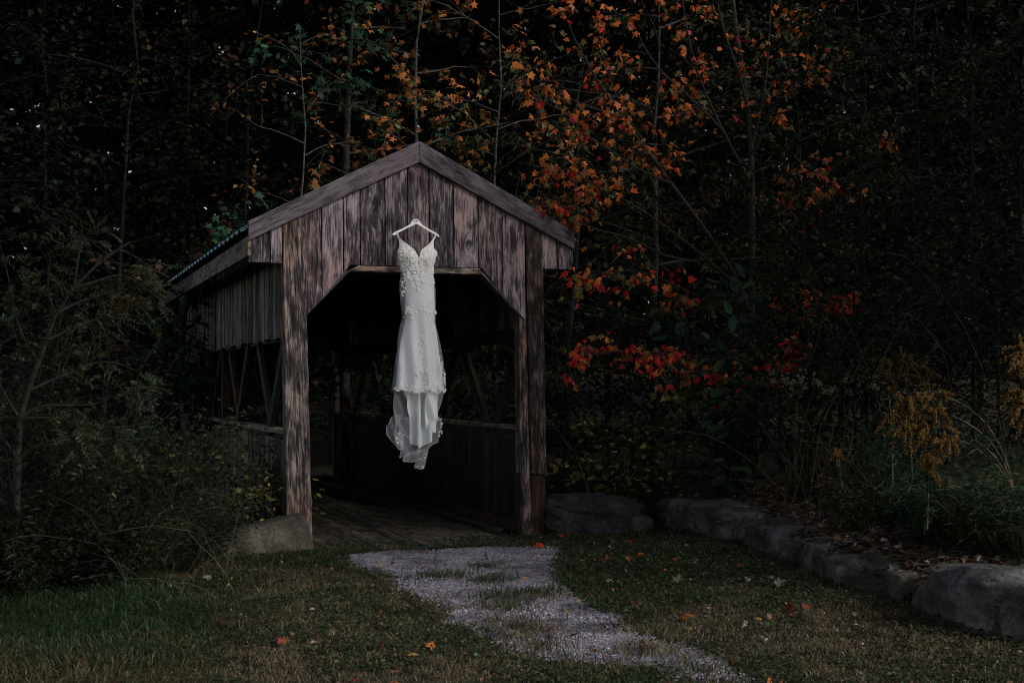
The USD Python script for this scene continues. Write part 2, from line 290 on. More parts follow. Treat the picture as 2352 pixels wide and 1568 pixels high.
put('gravel', V, F, 'dry_leaf', tint=np.repeat(t, 6, 0), kind='stuff', label='loose grey gravel stones covering the path', cat='gravel')

# ------------------------------------------------------------------ the covered bridge
def prism(P2, t, bevel=.004):
    """Convex polygon P2 (x,z) as a board: front at y=0 with a small chamfer, back at y=t."""
    P2 = np.asarray(P2, float)
    if Polygon(P2).exterior.is_ccw is False: P2 = P2[::-1]
    n = len(P2); c = P2.mean(0)
    e1, e0 = unit(np.roll(P2, -1, 0) - P2), unit(P2 - np.roll(P2, 1, 0))
    n1, n0 = np.c_[-e1[:, 1], e1[:, 0]], np.c_[-e0[:, 1], e0[:, 0]]
    b = n0 + n1; b = b / np.maximum((b * n1).sum(1, keepdims=True), .35)
    In = P2 + b * bevel
    V = np.vstack([np.c_[In[:, 0], np.zeros(n), In[:, 1]], np.c_[P2[:, 0], np.full(n, bevel), P2[:, 1]], np.c_[P2[:, 0], np.full(n, t), P2[:, 1]]])
    k = np.arange(n); k2 = (k + 1) % n
    F = [[0, i, i + 1] for i in range(1, n - 1)] + [[2 * n, 2 * n + i + 1, 2 * n + i] for i in range(1, n - 1)]
    F += list(quads(np.stack([n + k, n + k2, k2, k], 1))) + list(quads(np.stack([2 * n + k, 2 * n + k2, n + k2, n + k], 1)))
    return V, A(F)
def plank(parent, name, pts, thick, m, long_dir=(0, 0, 1), back=(0, 1, 0), bevel=.004, label=None):
    pts = np.asarray(pts, float); o = pts.mean(0); ez = unit(A(long_dir, float)); ey = unit(A(back, float)); ey = unit(ey - ez * (ey @ ez)); ex = np.cross(ey, ez)
    L = (pts - o) @ np.stack([ex, ez], 1)
    V, F = prism(L, thick, bevel)
    return put(name, V, F, m, parent, frame=(o, ex, ey, ez), label=label)
def beam(parent, name, p0, p1, w, t, m, back=(0, 1, 0), bevel=.005, label=None):
    """Square-edged timber from p0 to p1: w across, t deep in the direction back; p0, p1 on the middle of its front face."""
    p0, p1 = A(p0, float), A(p1, float); ez = unit(p1 - p0); ey = unit(A(back, float)); ey = unit(ey - ez * (ey @ ez)); ex = np.cross(ey, ez)
    return plank(parent, name, [p0 - ex * w / 2, p0 + ex * w / 2, p1 + ex * w / 2, p1 - ex * w / 2], t, m, ez, ey, bevel, label)
BL = 8.9                                             # length of the bridge
bridge = thing('covered_bridge', 'weathered wooden covered bridge with gabled front, open trusses and plank floor', 'covered bridge', (0, 0, 0))
SL = .504
under_rake = lambda x: 3.525 - .492 * abs(x)
top_rake = lambda x: 3.717 - SL * abs(x)
xb = [-1.562, -1.365, -1.254, -1.101, -.897, -.696, -.538, -.304, -.088, .122, .36, .599, .843, 1.075, 1.248, 1.401, 1.553]
lean = .006
def soffit(x):
    a = abs(x)
    if a > 1.25: return 2.556
    if a < .63: return 2.548
    return 2.548 - (a - .63) * 1.13
g = .005
prng = np.random.default_rng(5)
for i in range(16):
    x0, x1 = xb[i] + g, xb[i + 1] - g
    if i in (2, 13): continue                         # the posts stand there
    y = prng.uniform(-.004, .006)
    zt0, zt1 = under_rake(x0) + .05, under_rake(x1) + .05
    if i in (0, 1, 14, 15): zb0 = zb1 = 2.553 + prng.uniform(-.004, .004)
    else: zb0, zb1 = soffit(x0), soffit(x1)
    ps = [(x0 + lean * (3 - zb0), y, zb0), (x1 + lean * (3 - zb1), y, zb1), (x1 - lean * .3, y, zt1), (x0 - lean * .3, y, zt0)]
    if x0 < 0 < x1: ps.insert(3, (.01, y, under_rake(.01) + .05))
    if x0 < -.63 < x1: ps.insert(1, (-.63, y, 2.548))
    if x0 < .63 < x1: ps.insert(1, (.63, y, 2.548))
    plank(bridge, 'gable_plank', ps, .025, 'pale_gable_wood' if i in (1, 4, 8, 10, 12, 14) else 'dark_gable_wood' if i in (0, 6, 9, 15) else 'gable_wood', bevel=.003)
# posts: leaning a little, as old as the rest
plank(bridge, 'post', [(-1.253 + .04 * .9, -.012, 0.0), (-1.034 - .01, -.012, 0.0), (-1.101 + .004, -.012, under_rake(1.1) + .05), (-1.254 + .0, -.012, under_rake(1.254) + .05)], .13, 'post_wood', long_dir=(-.022, 0, 1), bevel=.008)
plank(bridge, 'post', [(1.120, -.012, .60), (1.275, -.012, .585), (1.248, -.012, under_rake(1.25) + .05), (1.079, -.012, under_rake(1.08) + .05)], .045, 'post_wood', long_dir=(-.015, 0, 1), bevel=.008)
plank(bridge, 'post', [(1.136, .036, -.05), (1.285, .036, -.05), (1.252, .036, 2.6), (1.095, .036, 2.6)], .11, 'inner_wood', long_dir=(-.013, 0, 1), bevel=.006, label='dark lower timber behind the rotted foot of the right front board')
plank(bridge, 'jamb', [(-1.036, .04, -.03), (-.975, .04, -.03), (-1.026, .04, 2.11), (-1.086, .04, 2.11)], .14, 'post_wood', long_dir=(-.022, 0, 1), bevel=.006)
plank(bridge, 'jamb', [(1.030, -.03, .0), (1.130, -.03, .0), (1.088, -.03, .72), (1.024, -.03, .9)], .16, 'post_wood', long_dir=(-.012, 0, 1), bevel=.006)
plank(bridge, 'jamb', [(1.026, .016, .6), (1.118, .016, .6), (1.085, .016, 2.12), (1.012, .016, 2.12)], .15, 'post_wood', long_dir=(-.012, 0, 1), bevel=.006)
# lintel and braces: the edges of the timbers behind the planks
plank(bridge, 'lintel', [(-.70, .004, 2.493), (.70, .004, 2.488), (.635, .004, 2.546), (-.635, .004, 2.546)], .15, 'post_wood', long_dir=(1, 0, 0))
for s in (-1, 1):
    a, b = A([s * .632, .006, 2.492]), A([s * 1.06, .006, 2.055])
    d = unit(b - a); nrm = A([-d[2], 0, d[0]]); nrm = nrm * np.sign(nrm[2])
    plank(bridge, 'brace', [a, b, b + nrm * .062 + d * .01, a + nrm * .045 - d * .015], .14, 'rake_wood', long_dir=d)
# rake boards
for s in (-1, 1):
    apex_t, apex_b = A([.016, -.045, 3.717]), A([.016, -.045, 3.520])
    end_t, end_b = A([s * 1.566, -.045, 2.918]), A([s * 1.564, -.045, 2.745])
    if s == 1: apex_t, apex_b = apex_t + A([.003, 0, 0]), apex_b + A([.003, 0, 0])
    plank(bridge, 'rake_board', [apex_t, end_t, end_b, apex_b], .043, 'rake_wood', long_dir=end_t - apex_t, bevel=.005)
# roof: boards under a metal sheet, one slope a side
th = math.atan(SL)
for s in (-1, 1):
    P = [(0, 0), (0, 0)]
    n_r = 30; yy = np.linspace(.0, BL + .05, n_r * 8 + 1)
    ph = (yy / .30) % 1.0
    prof = np.interp(ph, [0, .15, .25, .55, .65, 1.0], [0, 0, .03, .03, 0, 0])
    rows = []
    for k, (x, z) in enumerate([(.0, 3.628), (.8, 3.628 - .8 * SL), (1.625, 3.628 - 1.625 * SL)]):
        rows.append(np.stack([np.full_like(yy, s * x), yy, z + .022 + prof], 1))
    top = np.vstack(rows); V = np.vstack([top, top - A([0, 0, .006])])
    n = len(yy); i, j = np.meshgrid(np.arange(2), np.arange(n - 1), indexing='ij')
    q = np.stack([i * n + j, i * n + j + 1, (i + 1) * n + j + 1, (i + 1) * n + j], -1).reshape(-1, 4)
    m_ = 3 * n; j = np.arange(n - 1)
    lip = np.stack([2 * n + j, 2 * n + j + 1, m_ + 2 * n + j + 1, m_ + 2 * n + j], 1)
    e1 = A([[0, n, m_ + n, m_], [n, 2 * n, m_ + 2 * n, m_ + n]])
    put('roof_sheet', V, quads(np.vstack([q, q[:, ::-1] + m_, lip, e1])), 'roof_metal', bridge)
    for k in range(8):                                # roof boards below the sheet
        xa, xc = .02 + k * .193, .02 + (k + 1) * .193 - .008
        plank(bridge, 'roof_board', [(s * xa, 0, 3.622 - xa * SL), (s * xc, 0, 3.622 - xc * SL), (s * xc, BL, 3.622 - xc * SL), (s * xa, BL, 3.622 - xa * SL)], .025, 'inner_wood', long_dir=(0, 1, 0), back=(0, 0, -1), bevel=.002)
    for k in range(10):
        y = .45 + k * .9
        beam(bridge, 'rafter', (s * .03, y, 3.55), (s * 1.5, y, 3.57 - 1.5 * SL), .045, .11, 'inner_wood', back=(0, 0, -1))
    # fascia under the eave
    plank(bridge, 'fascia', [(s * 1.566, .0, 2.613), (s * 1.566, 4.3, 2.613), (s * 1.566, 4.3, 2.79), (s * 1.566, .0, 2.79)], .03, 'side_wood', long_dir=(0, 1, 0), back=(-s, 0, 0))
    plank(bridge, 'fascia', [(s * 1.566, 4.306, 2.613), (s * 1.566, BL, 2.613), (s * 1.566, BL, 2.79), (s * 1.566, 4.306, 2.79)], .03, 'side_wood', long_dir=(0, 1, 0), back=(-s, 0, 0))
    # upper and lower side walls, plank by plank
    x = s * 1.228; y = .118
    sr = np.random.default_rng(20 + s)
    while y < BL - .02:
        w = sr.uniform(.13, .21); y1 = min(y + w, BL); dx = sr.uniform(-.006, .006)
        zb = 1.89 + sr.uniform(-.022, .012)
        plank(bridge, 'wall_plank', [(x + dx, y + .004, zb), (x + dx, y1 - .004, zb + sr.uniform(-.004, .004)), (x + dx, y1 - .004, 3.0), (x + dx, y + .004, 3.0)], .022, 'side_wood', back=(-s, 0, 0), bevel=.003)
        zl = .96 + sr.uniform(-.01, .01)
        plank(bridge, 'wall_plank', [(x + dx, y + .004, -.28), (x + dx, y1 - .004, -.28), (x + dx, y1 - .004, zl), (x + dx, y + .004, zl)], .022, 'side_wood', back=(-s, 0, 0), bevel=.003)
        y = y1
    xi = s * 1.13
    y = .2
    while y < BL - .02:                                # inner lining of the low wall
        w = sr.uniform(.12, .17); y1 = min(y + w, BL); dx = sr.uniform(-.004, .004)
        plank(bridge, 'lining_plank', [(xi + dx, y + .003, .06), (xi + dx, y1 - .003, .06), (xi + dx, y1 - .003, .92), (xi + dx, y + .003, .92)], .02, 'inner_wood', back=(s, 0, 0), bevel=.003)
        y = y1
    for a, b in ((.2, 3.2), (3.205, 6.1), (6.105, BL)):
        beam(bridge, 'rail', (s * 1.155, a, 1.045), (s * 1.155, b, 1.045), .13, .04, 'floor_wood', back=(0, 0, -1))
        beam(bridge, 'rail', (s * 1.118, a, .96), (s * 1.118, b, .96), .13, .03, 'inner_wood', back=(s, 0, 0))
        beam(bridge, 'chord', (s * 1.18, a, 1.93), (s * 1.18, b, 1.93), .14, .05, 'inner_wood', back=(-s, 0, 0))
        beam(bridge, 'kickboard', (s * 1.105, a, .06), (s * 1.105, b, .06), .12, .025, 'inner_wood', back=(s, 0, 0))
    np_ = 4; pl = (BL - .15) / np_
    for k in range(np_ + 1):
        y = .15 + k * pl
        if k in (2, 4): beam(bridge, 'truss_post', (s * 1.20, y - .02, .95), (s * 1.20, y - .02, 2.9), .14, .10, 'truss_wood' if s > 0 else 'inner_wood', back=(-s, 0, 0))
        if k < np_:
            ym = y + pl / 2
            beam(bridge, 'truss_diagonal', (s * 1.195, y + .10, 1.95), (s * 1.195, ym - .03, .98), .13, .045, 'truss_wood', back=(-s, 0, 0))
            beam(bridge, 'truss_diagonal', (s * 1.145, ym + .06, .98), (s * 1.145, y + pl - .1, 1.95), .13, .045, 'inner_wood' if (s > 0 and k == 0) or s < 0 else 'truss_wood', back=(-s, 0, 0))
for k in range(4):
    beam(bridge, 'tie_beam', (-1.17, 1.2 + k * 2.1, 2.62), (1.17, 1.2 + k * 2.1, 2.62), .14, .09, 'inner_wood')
# far gable
for k in range(14):
    x0, x1 = -1.25 + k * .1786 + .003, -1.25 + (k + 1) * .1786 - .003
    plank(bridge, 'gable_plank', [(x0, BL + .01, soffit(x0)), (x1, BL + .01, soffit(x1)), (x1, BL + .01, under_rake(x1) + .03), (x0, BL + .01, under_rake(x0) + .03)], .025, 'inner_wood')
for s in (-1, 1):
    beam(bridge, 'post', (s * 1.17, BL - .02, -.4), (s * 1.17, BL - .02, 2.9), .15, .1, 'side_wood')
# floor: planks along the bridge, frayed at the front, over a blue steel sill
fr = np.random.default_rng(8); x = -1.16
while x < 1.16:
    w = fr.uniform(.125, .165); x1 = min(x + w, 1.17); z = fr.uniform(-.006, .004)
    f0 = -.20 - .10 * (1 - (x / 1.2) ** 2) + fr.uniform(-.03, .03)
    if x < -.62: f0 += .05
    ym = fr.uniform(3, 5)
    plank(bridge, 'floor_plank', [(x + .004, f0, z), (x1 - .004, f0 + fr.uniform(-.015, .015), z), (x1 - .004, ym - .003, z), (x + .004, ym - .003, z)], .045, 'floor_wood', long_dir=(0, 1, 0), back=(0, 0, -1), bevel=.005)
    plank(bridge, 'floor_plank', [(x + .004, ym + .003, z), (x1 - .004, ym + .003, z), (x1 - .004, BL + .1, z), (x + .004, BL + .1, z)], .045, 'floor_wood', long_dir=(0, 1, 0), back=(0, 0, -1), bevel=.005)
    x = x1
beam(bridge, 'sill', (-.25, -.335, -.060), (1.0, -.27, -.035), .085, .10, 'sill_steel', back=(0, 1, 0), label='blue painted steel beam under the front edge of the floor')
for s in (-1, 1):
    beam(bridge, 'girder', (s * .8, -.1, -.05), (s * .8, BL, -.05), .18, .3, 'inner_wood', back=(0, 0, -1))
# nails
nv = []
for i in range(16):
    if i in (2, 13): continue
    xm = (xb[i] + xb[i + 1]) / 2
    for dx in (-.06, .055):
        for z in ([2.62, 2.9] if abs(xm) < 1.1 else [2.6, 2.72]):
            if z < under_rake(xm) - .1 and z > soffit(xm) + .03: nv.append((xm + dx + prng.uniform(-.012, .012), -.005, z + prng.uniform(-.03, .03)))
for s, xo in ((-1, -1.15), (1, 1.17)):
    for z in np.arange(.8, 2.9, .42):
        for dx in (-.05, .05): nv.append((xo + (.022 if s < 0 else .015) * (2.56 - z) + dx, -.013, z + prng.uniform(-.05, .05)))
nv = A(nv); V, F = shapes_at(nv, np.full((len(nv), 3), .0055) * A([1, .6, 1]), octV, octF)
put('nail', V, F, 'nail_steel', bridge, kind='stuff')
V, F = shapes_at(A([(-.79, -.008, 2.98), (-.48, -.006, 3.07), (.84, -.006, 2.93), (.02, -.05, 3.60), (-.9, -.05, 3.2)]), np.full(5, .0065), octV, octF)
put('nail', V, F, 'nail_shine', bridge, label='small shiny nail heads in the gable boards')

# ------------------------------------------------------------------ hanger and wedding dress
YD = -.13
def ZA(x, y): return at_y(884.3 + .1758 * x, 488.1 + .1758 * y, YD)
def ZB(x, y): return at_y(861.3 + .2197 * x, 746.5 + .2197 * y, YD)
def xz(f, pts): return A([f(*p)[[0, 2]] for p in pts])
def sheet(poly, yfun, res=.012):
    """A piece of cloth: the outline poly (x,z) filled with a fine net, at depth yfun(x,z)."""
    pg = Polygon(poly).buffer(0)
    if pg.geom_type != 'Polygon': pg = max(pg.geoms, key=lambda q: q.area)
    L = pg.exterior.length; k = max(int(L / res), 8)
    bd = A([pg.exterior.interpolate(i / k, normalized=True).coords[0] for i in range(k)])
    x0, z0, x1, z1 = pg.bounds
    gx, gz = np.meshgrid(np.arange(x0, x1, res), np.arange(z0, z1, res), indexing='ij'); q = np.c_[gx.ravel(), gz.ravel()]
    q[:, 0] += (np.round((q[:, 1] - z0) / res) % 2) * res / 2
    q = q[shapely.contains_xy(pg.buffer(-res * .45), q[:, 0], q[:, 1])]
    P = np.vstack([bd, q]); T = Delaunay(P).simplices; c = P[T].mean(1); T = T[shapely.contains_xy(pg, c[:, 0], c[:, 1])]
    V = np.c_[P[:, 0], yfun(P[:, 0], P[:, 1]), P[:, 1]]
    nrm = np.cross(V[T[:, 1]] - V[T[:, 0]], V[T[:, 2]] - V[T[:, 0]]); fl = nrm[:, 1] > 0; T[fl] = T[fl][:, ::-1]
    return V, T, V[:k]
hanger = thing('clothes_hanger', 'white wooden clothes hanger on a hook on the gable boards', 'clothes hanger', ZA(405, 148))
hp = [(97, 297), (100, 280), (118, 262), (150, 245), (230, 208), (300, 172), (330, 148), (350, 112), (372, 92), (400, 84), (430, 90), (452, 108), (475, 145), (500, 170), (580, 218), (670, 268), (700, 290), (714, 318), (703, 323), (668, 297), (560, 240), (440, 166), (405, 150), (375, 165), (270, 215), (168, 268), (125, 298)]
P = xz(ZA, hp); pg = Polygon(P)
em = trimesh.creation.extrude_polygon(pg.buffer(-.0025), .014, engine='earcut'); V = A(em.vertices); V = np.c_[V[:, 0], YD + .012 - V[:, 2], V[:, 1]]
em2 = trimesh.creation.extrude_polygon(pg, .009, engine='earcut'); V2 = A(em2.vertices); V2 = np.c_[V2[:, 0], YD + .0095 - V2[:, 2], V2[:, 1]]
V, F = cat_meshes([(V, A(em.faces)[:, ::-1]), (V2, A(em2.faces)[:, ::-1])])
put('body', V, F, 'hanger_paint', hanger)
hk = A([ZA(404, 84), ZA(404, 68), ZA(424, 40), ZA(430, 15), ZA(424, -12), ZA(405, -26), ZA(385, -18), ZA(380, 0)])
hk = smooth_line(hk, 24); V, F = tube(hk, .0023, 6); put('hook', V, F, 'hook_steel', hanger)
nl = ZA(408, -30); V, F = tube([nl + A([0, .12, .004]), nl + A([0, -.02, -.004])], .003, 6); put('nail', V, F, 'nail_steel', bridge, label='nail holding the hanger hook')
sq = [smooth_line([ZA(366 + .5 * i, 112 + (7 if i % 2 else -5) * (1 if i % 4 else 1.5)) + A([0, -.0045, 0]) for i in range(0, 124, 9)][0:7], 20),
      smooth_line([ZA(396 + i * 4.4, 110 + (8 if i % 2 else -8)) + A([0, -.0045, 0]) for i in range(9)], 26), A([ZA(370, 113), ZA(388, 112)]) + A([0, -.0045, 0]), A([ZA(432, 113), ZA(448, 114)]) + A([0, -.0045, 0]), A([ZA(393, 134), ZA(412, 134)]) + A([0, -.0045, 0])]
put('lettering', *cat_meshes([tube(q, .0009 if len(q) > 2 else .0007, 4) for q in sq]), 'ink', hanger)

dress = thing('wedding_dress', 'white lace wedding dress with tulle train hanging from the hanger', 'wedding dress', ZB(470, 1505))
Lo = xz(ZA, [(135, 262), (150, 292), (178, 350), (188, 400), (186, 450), (168, 495), (160, 520), (172, 560), (180, 610), (195, 670), (205, 720), (213, 770)])
Li = xz(ZA, [(167, 262), (178, 310), (205, 355), (260, 400), (320, 452), (362, 500), (387, 550), (405, 595), (417, 626)])
Ri = xz(ZA, [(417, 626), (430, 565), (460, 495), (500, 465), (560, 425), (600, 380), (640, 322), (655, 282)])
Ro = xz(ZA, [(678, 285), (660, 330), (640, 372), (637, 420), (641, 470), (670, 500), (684, 525), (680, 560), (660, 600), (650, 640), (637, 700), (629, 765)])
body = np.vstack([Lo[::-1], Li, Ri[1:], Ro])
Lall = np.vstack([Lo, xz(ZA, [(205, 840), (197, 900), (193, 960), (197, 1050), (205, 1150), (215, 1230), (222, 1300), (228, 1370), (215, 1430), (195, 1500)]), xz(ZB, [(265, 0), (245, 140), (230, 280), (207, 430), (195, 560), (182, 650), (172, 712)])])
Rall = np.vstack([Ro, xz(ZA, [(633, 830), (645, 900), (652, 950), (655, 1000), (657, 1100), (660, 1200), (662, 1300), (655, 1380), (657, 1440), (668, 1500)]), xz(ZB, [(632, 0), (655, 100), (685, 240), (710, 380), (730, 500), (742, 600), (743, 650), (734, 708)])])
Llin = np.vstack([Lall[:len(Lo)], xz(ZA, [(240, 810), (258, 880), (264, 960), (266, 1060), (264, 1160), (262, 1240), (266, 1320), (270, 1400)]), xz(ZB, [(300, 10), (293, 60), (270, 180), (250, 300), (238, 430), (226, 560), (214, 690)])])
Rlin = np.vstack([Rall[:len(Ro)], xz(ZA, [(625, 830), (632, 900), (638, 960), (641, 1050), (645, 1150), (648, 1260), (644, 1380), (640, 1440)]), xz(ZB, [(630, 10), (637, 60), (652, 180), (666, 320), (688, 480), (706, 600), (716, 700)])])
fx = lambda E, z: np.interp(-z, -E[:, 1], E[:, 0])
ZBELT, ZHEM = ZA(420, 765)[2], ZB(450, 690)[2]
def ysurf(x, z, L=Lall, R=Rall, d=1.0):
    xl, xr = fx(L, z), fx(R, z); c, a = (xl + xr) / 2, (xr - xl) / 2
    q = np.clip(1 - ((x - c) / (a * 1.02)) ** 2, 0, 1)
    depth = np.interp(z, [ZHEM, ZHEM + .45, ZBELT - .3, ZBELT, ZBELT + .12, ZBELT + .3], [.15, .085, .10, .075, .085, .03])
    fold = .019 * np.sin(x * 46 + 1.0 + 1.5 * np.sin(z * 3)) * np.clip((ZBELT - .25 - z) / .6, 0, 1)
    cup = .030 * (np.exp(-(((x - c) - .085) / .055) ** 2) + np.exp(-(((x - c) + .085) / .055) ** 2)) * np.exp(-((z - (ZBELT + .11)) / .065) ** 2)
    return YD + .01 - depth * d * np.sqrt(q) - fold - cup
V, T, _ = sheet(body, lambda x, z: ysurf(x, z) + .003 * (meshkit.noise(np.c_[x * 90, z * 90, 0 * x], 3) - .5) * 2, .008)
put('bodice', V, T, 'lace_cloth', dress, smooth=True)
bk = np.vstack([Lo[6:][::-1], A([[Lo[6, 0] + .05, ZBELT + .05], [Ro[6, 0] - .05, ZBELT + .05]]), Ro[6:]])
V, T, _ = sheet(bk, lambda x, z: YD + .02 + .03 * np.sqrt(np.clip(1 - ((x - (fx(Lall, z) + fx(Rall, z)) / 2) / ((fx(Rall, z) - fx(Lall, z)) / 2 * 1.02)) ** 2, 0, 1)), .014)
put('bodice_back', V, T, 'lace_cloth', dress, smooth=True)
edgeL = np.c_[Li[:, 0], ysurf(Li[:, 0], Li[:, 1]) - .001, Li[:, 1]]; edgeR = np.c_[Ri[:, 0], ysurf(Ri[:, 0], Ri[:, 1]) - .001, Ri[:, 1]]
put('neckline_trim', *cat_meshes([tube(smooth_line(edgeL, 26), .003, 5), tube(smooth_line(edgeR, 26), .003, 5)]), 'lace_thread', dress, smooth=True)
bxs = np.linspace(fx(Lall, ZBELT) + .004, fx(Rall, ZBELT) - .004, 30); put('belt', *tube(np.c_[bxs, ysurf(bxs, ZBELT + 0 * bxs) - .003, np.full(30, ZBELT)], .0045, 6), 'lace_thread', dress, smooth=True)
def skirt(L, R, z0, z1, d, scallop=0.):
    nz, na = 60, 72; th_ = np.linspace(0, 2 * np.pi, na, endpoint=False); rows = []
    for t_ in np.linspace(0, 1, nz):
        zz = z0 + (z1 - z0) * t_ + (scallop * np.abs(np.sin(th_ * 14)) - .02 * np.sin(th_) * 0) * (t_ ** 8)
        zr = z0 + (z1 - z0) * t_
        xl, xr = fx(L, zr), fx(R, zr); c, a = (xl + xr) / 2, (xr - xl) / 2
        x = c - a * np.cos(th_); front = np.sin(th_) >= 0
        yf = ysurf(x, np.full(na, zr), L, R, d)
        dep = np.interp(zr, [ZHEM, ZBELT], [.12, .05])
        yb = YD + .01 + dep * d * np.abs(np.sin(th_))
        rows.append(np.stack([x, np.where(front, yf, yb), zz], 1))
    V = np.vstack(rows); i, j = np.meshgrid(np.arange(nz - 1), np.arange(na), indexing='ij'); j2 = (j + 1) % na
    return V, quads(np.stack([i * na + j, (i + 1) * na + j, (i + 1) * na + j2, i * na + j2], -1).reshape(-1, 4))
V, F = skirt(Llin, Rlin, ZBELT, ZHEM + .012, .93); put('skirt_lining', V, F, 'satin', dress, smooth=True)
V, F = skirt(Lall, Rall, ZBELT, ZHEM - .006, 1.04, .014); put('tulle_overskirt', V, F, 'tulle', dress, smooth=True)
# the train: lining lapels and tulle layers, each a draped piece of cloth
def folds(y0, amp, k, ph, slant=0.):
    return lambda x, z: y0 + amp * np.sin(k * (x + slant * z) + ph) + .012 * (meshkit.fbm(np.c_[x * 14, z * 9, 0 * x + y0 * 50], 3, 4) - .5)
train = [('train_lining', 'satin', [(300, 655), (350, 660), (640, 655), (640, 760), (632, 950), (590, 1030), (625, 1125), (585, 1132), (580, 1215), (440, 1285), (435, 1255), (370, 1240), (365, 1150), (370, 985), (325, 910), (318, 850), (320, 760)], folds(YD - .02, .042, 58, .6), 'e'),
         ('train_lining', 'satin', [(505, 690), (640, 690), (634, 952), (512, 1052), (505, 900)], folds(YD - .07, .022, 48, 2.0, .3), 'e'),
         ('train_lining', 'satin', [(282, 700), (346, 700), (346, 796), (315, 765)], folds(YD - .05, .006, 40, 0), 'e'),
         ('train_lining', 'satin', [(514, 1068), (560, 1010), (634, 955), (626, 1126), (580, 1108)], folds(YD - .035, .01, 50, 1.0), 'e'),
         ('train_tulle', 'tulle_dense', [(190, 690), (345, 690), (330, 900), (372, 985), (368, 1180), (285, 1140), (272, 1230), (205, 1190), (215, 1060), (205, 940)], folds(YD - .0, .02, 55, .2, .5), 'e'),
         ('train_tulle', 'tulle', [(200, 950), (170, 975), (124, 1060), (118, 1140), (165, 1190), (228, 1275), (250, 1190), (215, 1050), (300, 930)], folds(YD + .0, .02, 70, 1.2, .4), 'e'),
         ('train_tulle', 'tulle_dense', [(205, 1170), (280, 1130), (300, 1200), (285, 1300), (235, 1298), (203, 1205)], folds(YD - .02, .012, 70, 2.2), 'e'),
         ('train_tulle', 'tulle_dense', [(285, 1140), (370, 1180), (440, 1270), (482, 1310), (460, 1345), (300, 1372), (268, 1390)], folds(YD + .02, .015, 50, .4, .6), 'e'),
         ('train_tulle', 'tulle_dense', [(330, 1345), (470, 1300), (545, 1300), (500, 1400), (400, 1432), (300, 1424), (298, 1400)], folds(YD + .03, .012, 60, 1.0, -.4), 'e'),
         ('train_tulle', 'tulle_dense', [(640, 690), (725, 700), (690, 850), (655, 930), (695, 1020), (706, 1065), (668, 1150), (662, 1222), (585, 1262), (545, 1310), (470, 1330), (440, 1285), (580, 1215), (590, 1130), (630, 1120)], folds(YD + .01, .018, 60, 2.6, -.5), 'e'),
         ('train_tail', 'tulle_dense', [(432, 1425), (505, 1375), (540, 1300), (562, 1312), (535, 1400), (528, 1488), (500, 1500), (478, 1508), (450, 1498), (420, 1490)], folds(YD + .02, .01, 60, 0), 'l')]
for nm, m_, pts_, fn, ed in train:
    P = xz(ZB, pts_); P = A(Polygon(P).buffer(.012, join_style=1).buffer(-.012, join_style=1).exterior.coords)[:-1]
    V, T, bd = sheet(P, fn, .011); pth = put(nm, V, T, m_, dress, smooth=True)
    loop = np.vstack([bd, bd[:1]]); low = loop[:, 2] < ZB(0, 760)[2]
    k = np.flatnonzero(low)
    segs = [loop[a_] for a_ in np.split(k, np.flatnonzero(np.diff(k) > 1) + 1) if len(a_) > 3]
    if segs: put('hem_edge', *cat_meshes([tube(s_, .0022 if m_ == 'satin' else .0018, 4) for s_ in segs]), 'tulle_edge' if m_ != 'satin' else 'satin', pth, smooth=True)
# lace flowers
pet = []
for k in range(5):
    a_ = k * 2 * np.pi / 5; dd, nn = A([np.cos(a_), 0, np.sin(a_)]), A([-np.sin(a_), 0, np.cos(a_)])
    pet.append((A([[0, 0, 0], dd * .6 + nn * .36 + A([0, -.22, 0]), dd * 1.1 + A([0, -.12, 0]), dd * .6 - nn * .36 + A([0, -.22, 0])]), A([[0, 1, 2], [0, 2, 3]])))
fV, fF = cat_meshes(pet)
lr = np.random.default_rng(3)
sp = []
def scat(f, poly, n, s0, s1):
    P = xz(f, poly); pg = Polygon(P); x0, z0, x1, z1 = pg.bounds; got = 0
    while got < n:
        x, z = lr.uniform(x0, x1), lr.uniform(z0, z1)
        if pg.contains(Point(x, z)): sp.append((x, z, lr.uniform(s0, s1))); got += 1
def vine(f, line, n, spread, s0, s1):
    P = smooth_line(xz(f, line), 60)
    for k in range(n):
        p = P[lr.integers(0, 60)] + lr.normal(size=2) * spread; sp.append((p[0], p[1], lr.uniform(s0, s1)))
scat(ZA, [(180, 480), (230, 400), (330, 480), (400, 620), (410, 760), (210, 765)], 120, .008, .014)
scat(ZA, [(420, 640), (450, 540), (560, 450), (630, 450), (675, 530), (630, 765), (420, 765)], 120, .008, .014)
scat(ZA, [(215, 770), (628, 770), (640, 900), (600, 980), (540, 900), (490, 1020), (420, 1080), (360, 1000), (300, 900), (240, 880)], 150, .007, .014)
scat(ZA, [(205, 860), (270, 880), (265, 990), (215, 1120), (198, 1000)], 26, .007, .012)
vine(ZA, [(235, 1350), (290, 1260), (330, 1320), (345, 1440)], 46, .010, .008, .013)
vine(ZA, [(350, 1300), (400, 1290), (460, 1240), (520, 1290), (560, 1310)], 34, .010, .007, .012)
vine(ZA, [(560, 1450), (575, 1370), (570, 1280), (640, 1290), (655, 1370)], 48, .011, .008, .013)
vine(ZA, [(575, 1170), (560, 1240)], 8, .006, .006, .010); vine(ZA, [(310, 1130), (320, 1210)], 9, .006, .006, .010)
vine(ZB, [(470, 120), (490, 180), (450, 200), (420, 270), (470, 280), (450, 330), (430, 400), (400, 420), (440, 440), (400, 520), (460, 500), (500, 520), (470, 600), (450, 680)], 90, .010, .008, .015)
vine(ZB, [(648, 345), (670, 420), (655, 450), (700, 500), (705, 580), (680, 650)], 46, .009, .008, .013)
vine(ZB, [(258, 330), (262, 420), (235, 520)], 14, .008, .006, .010)
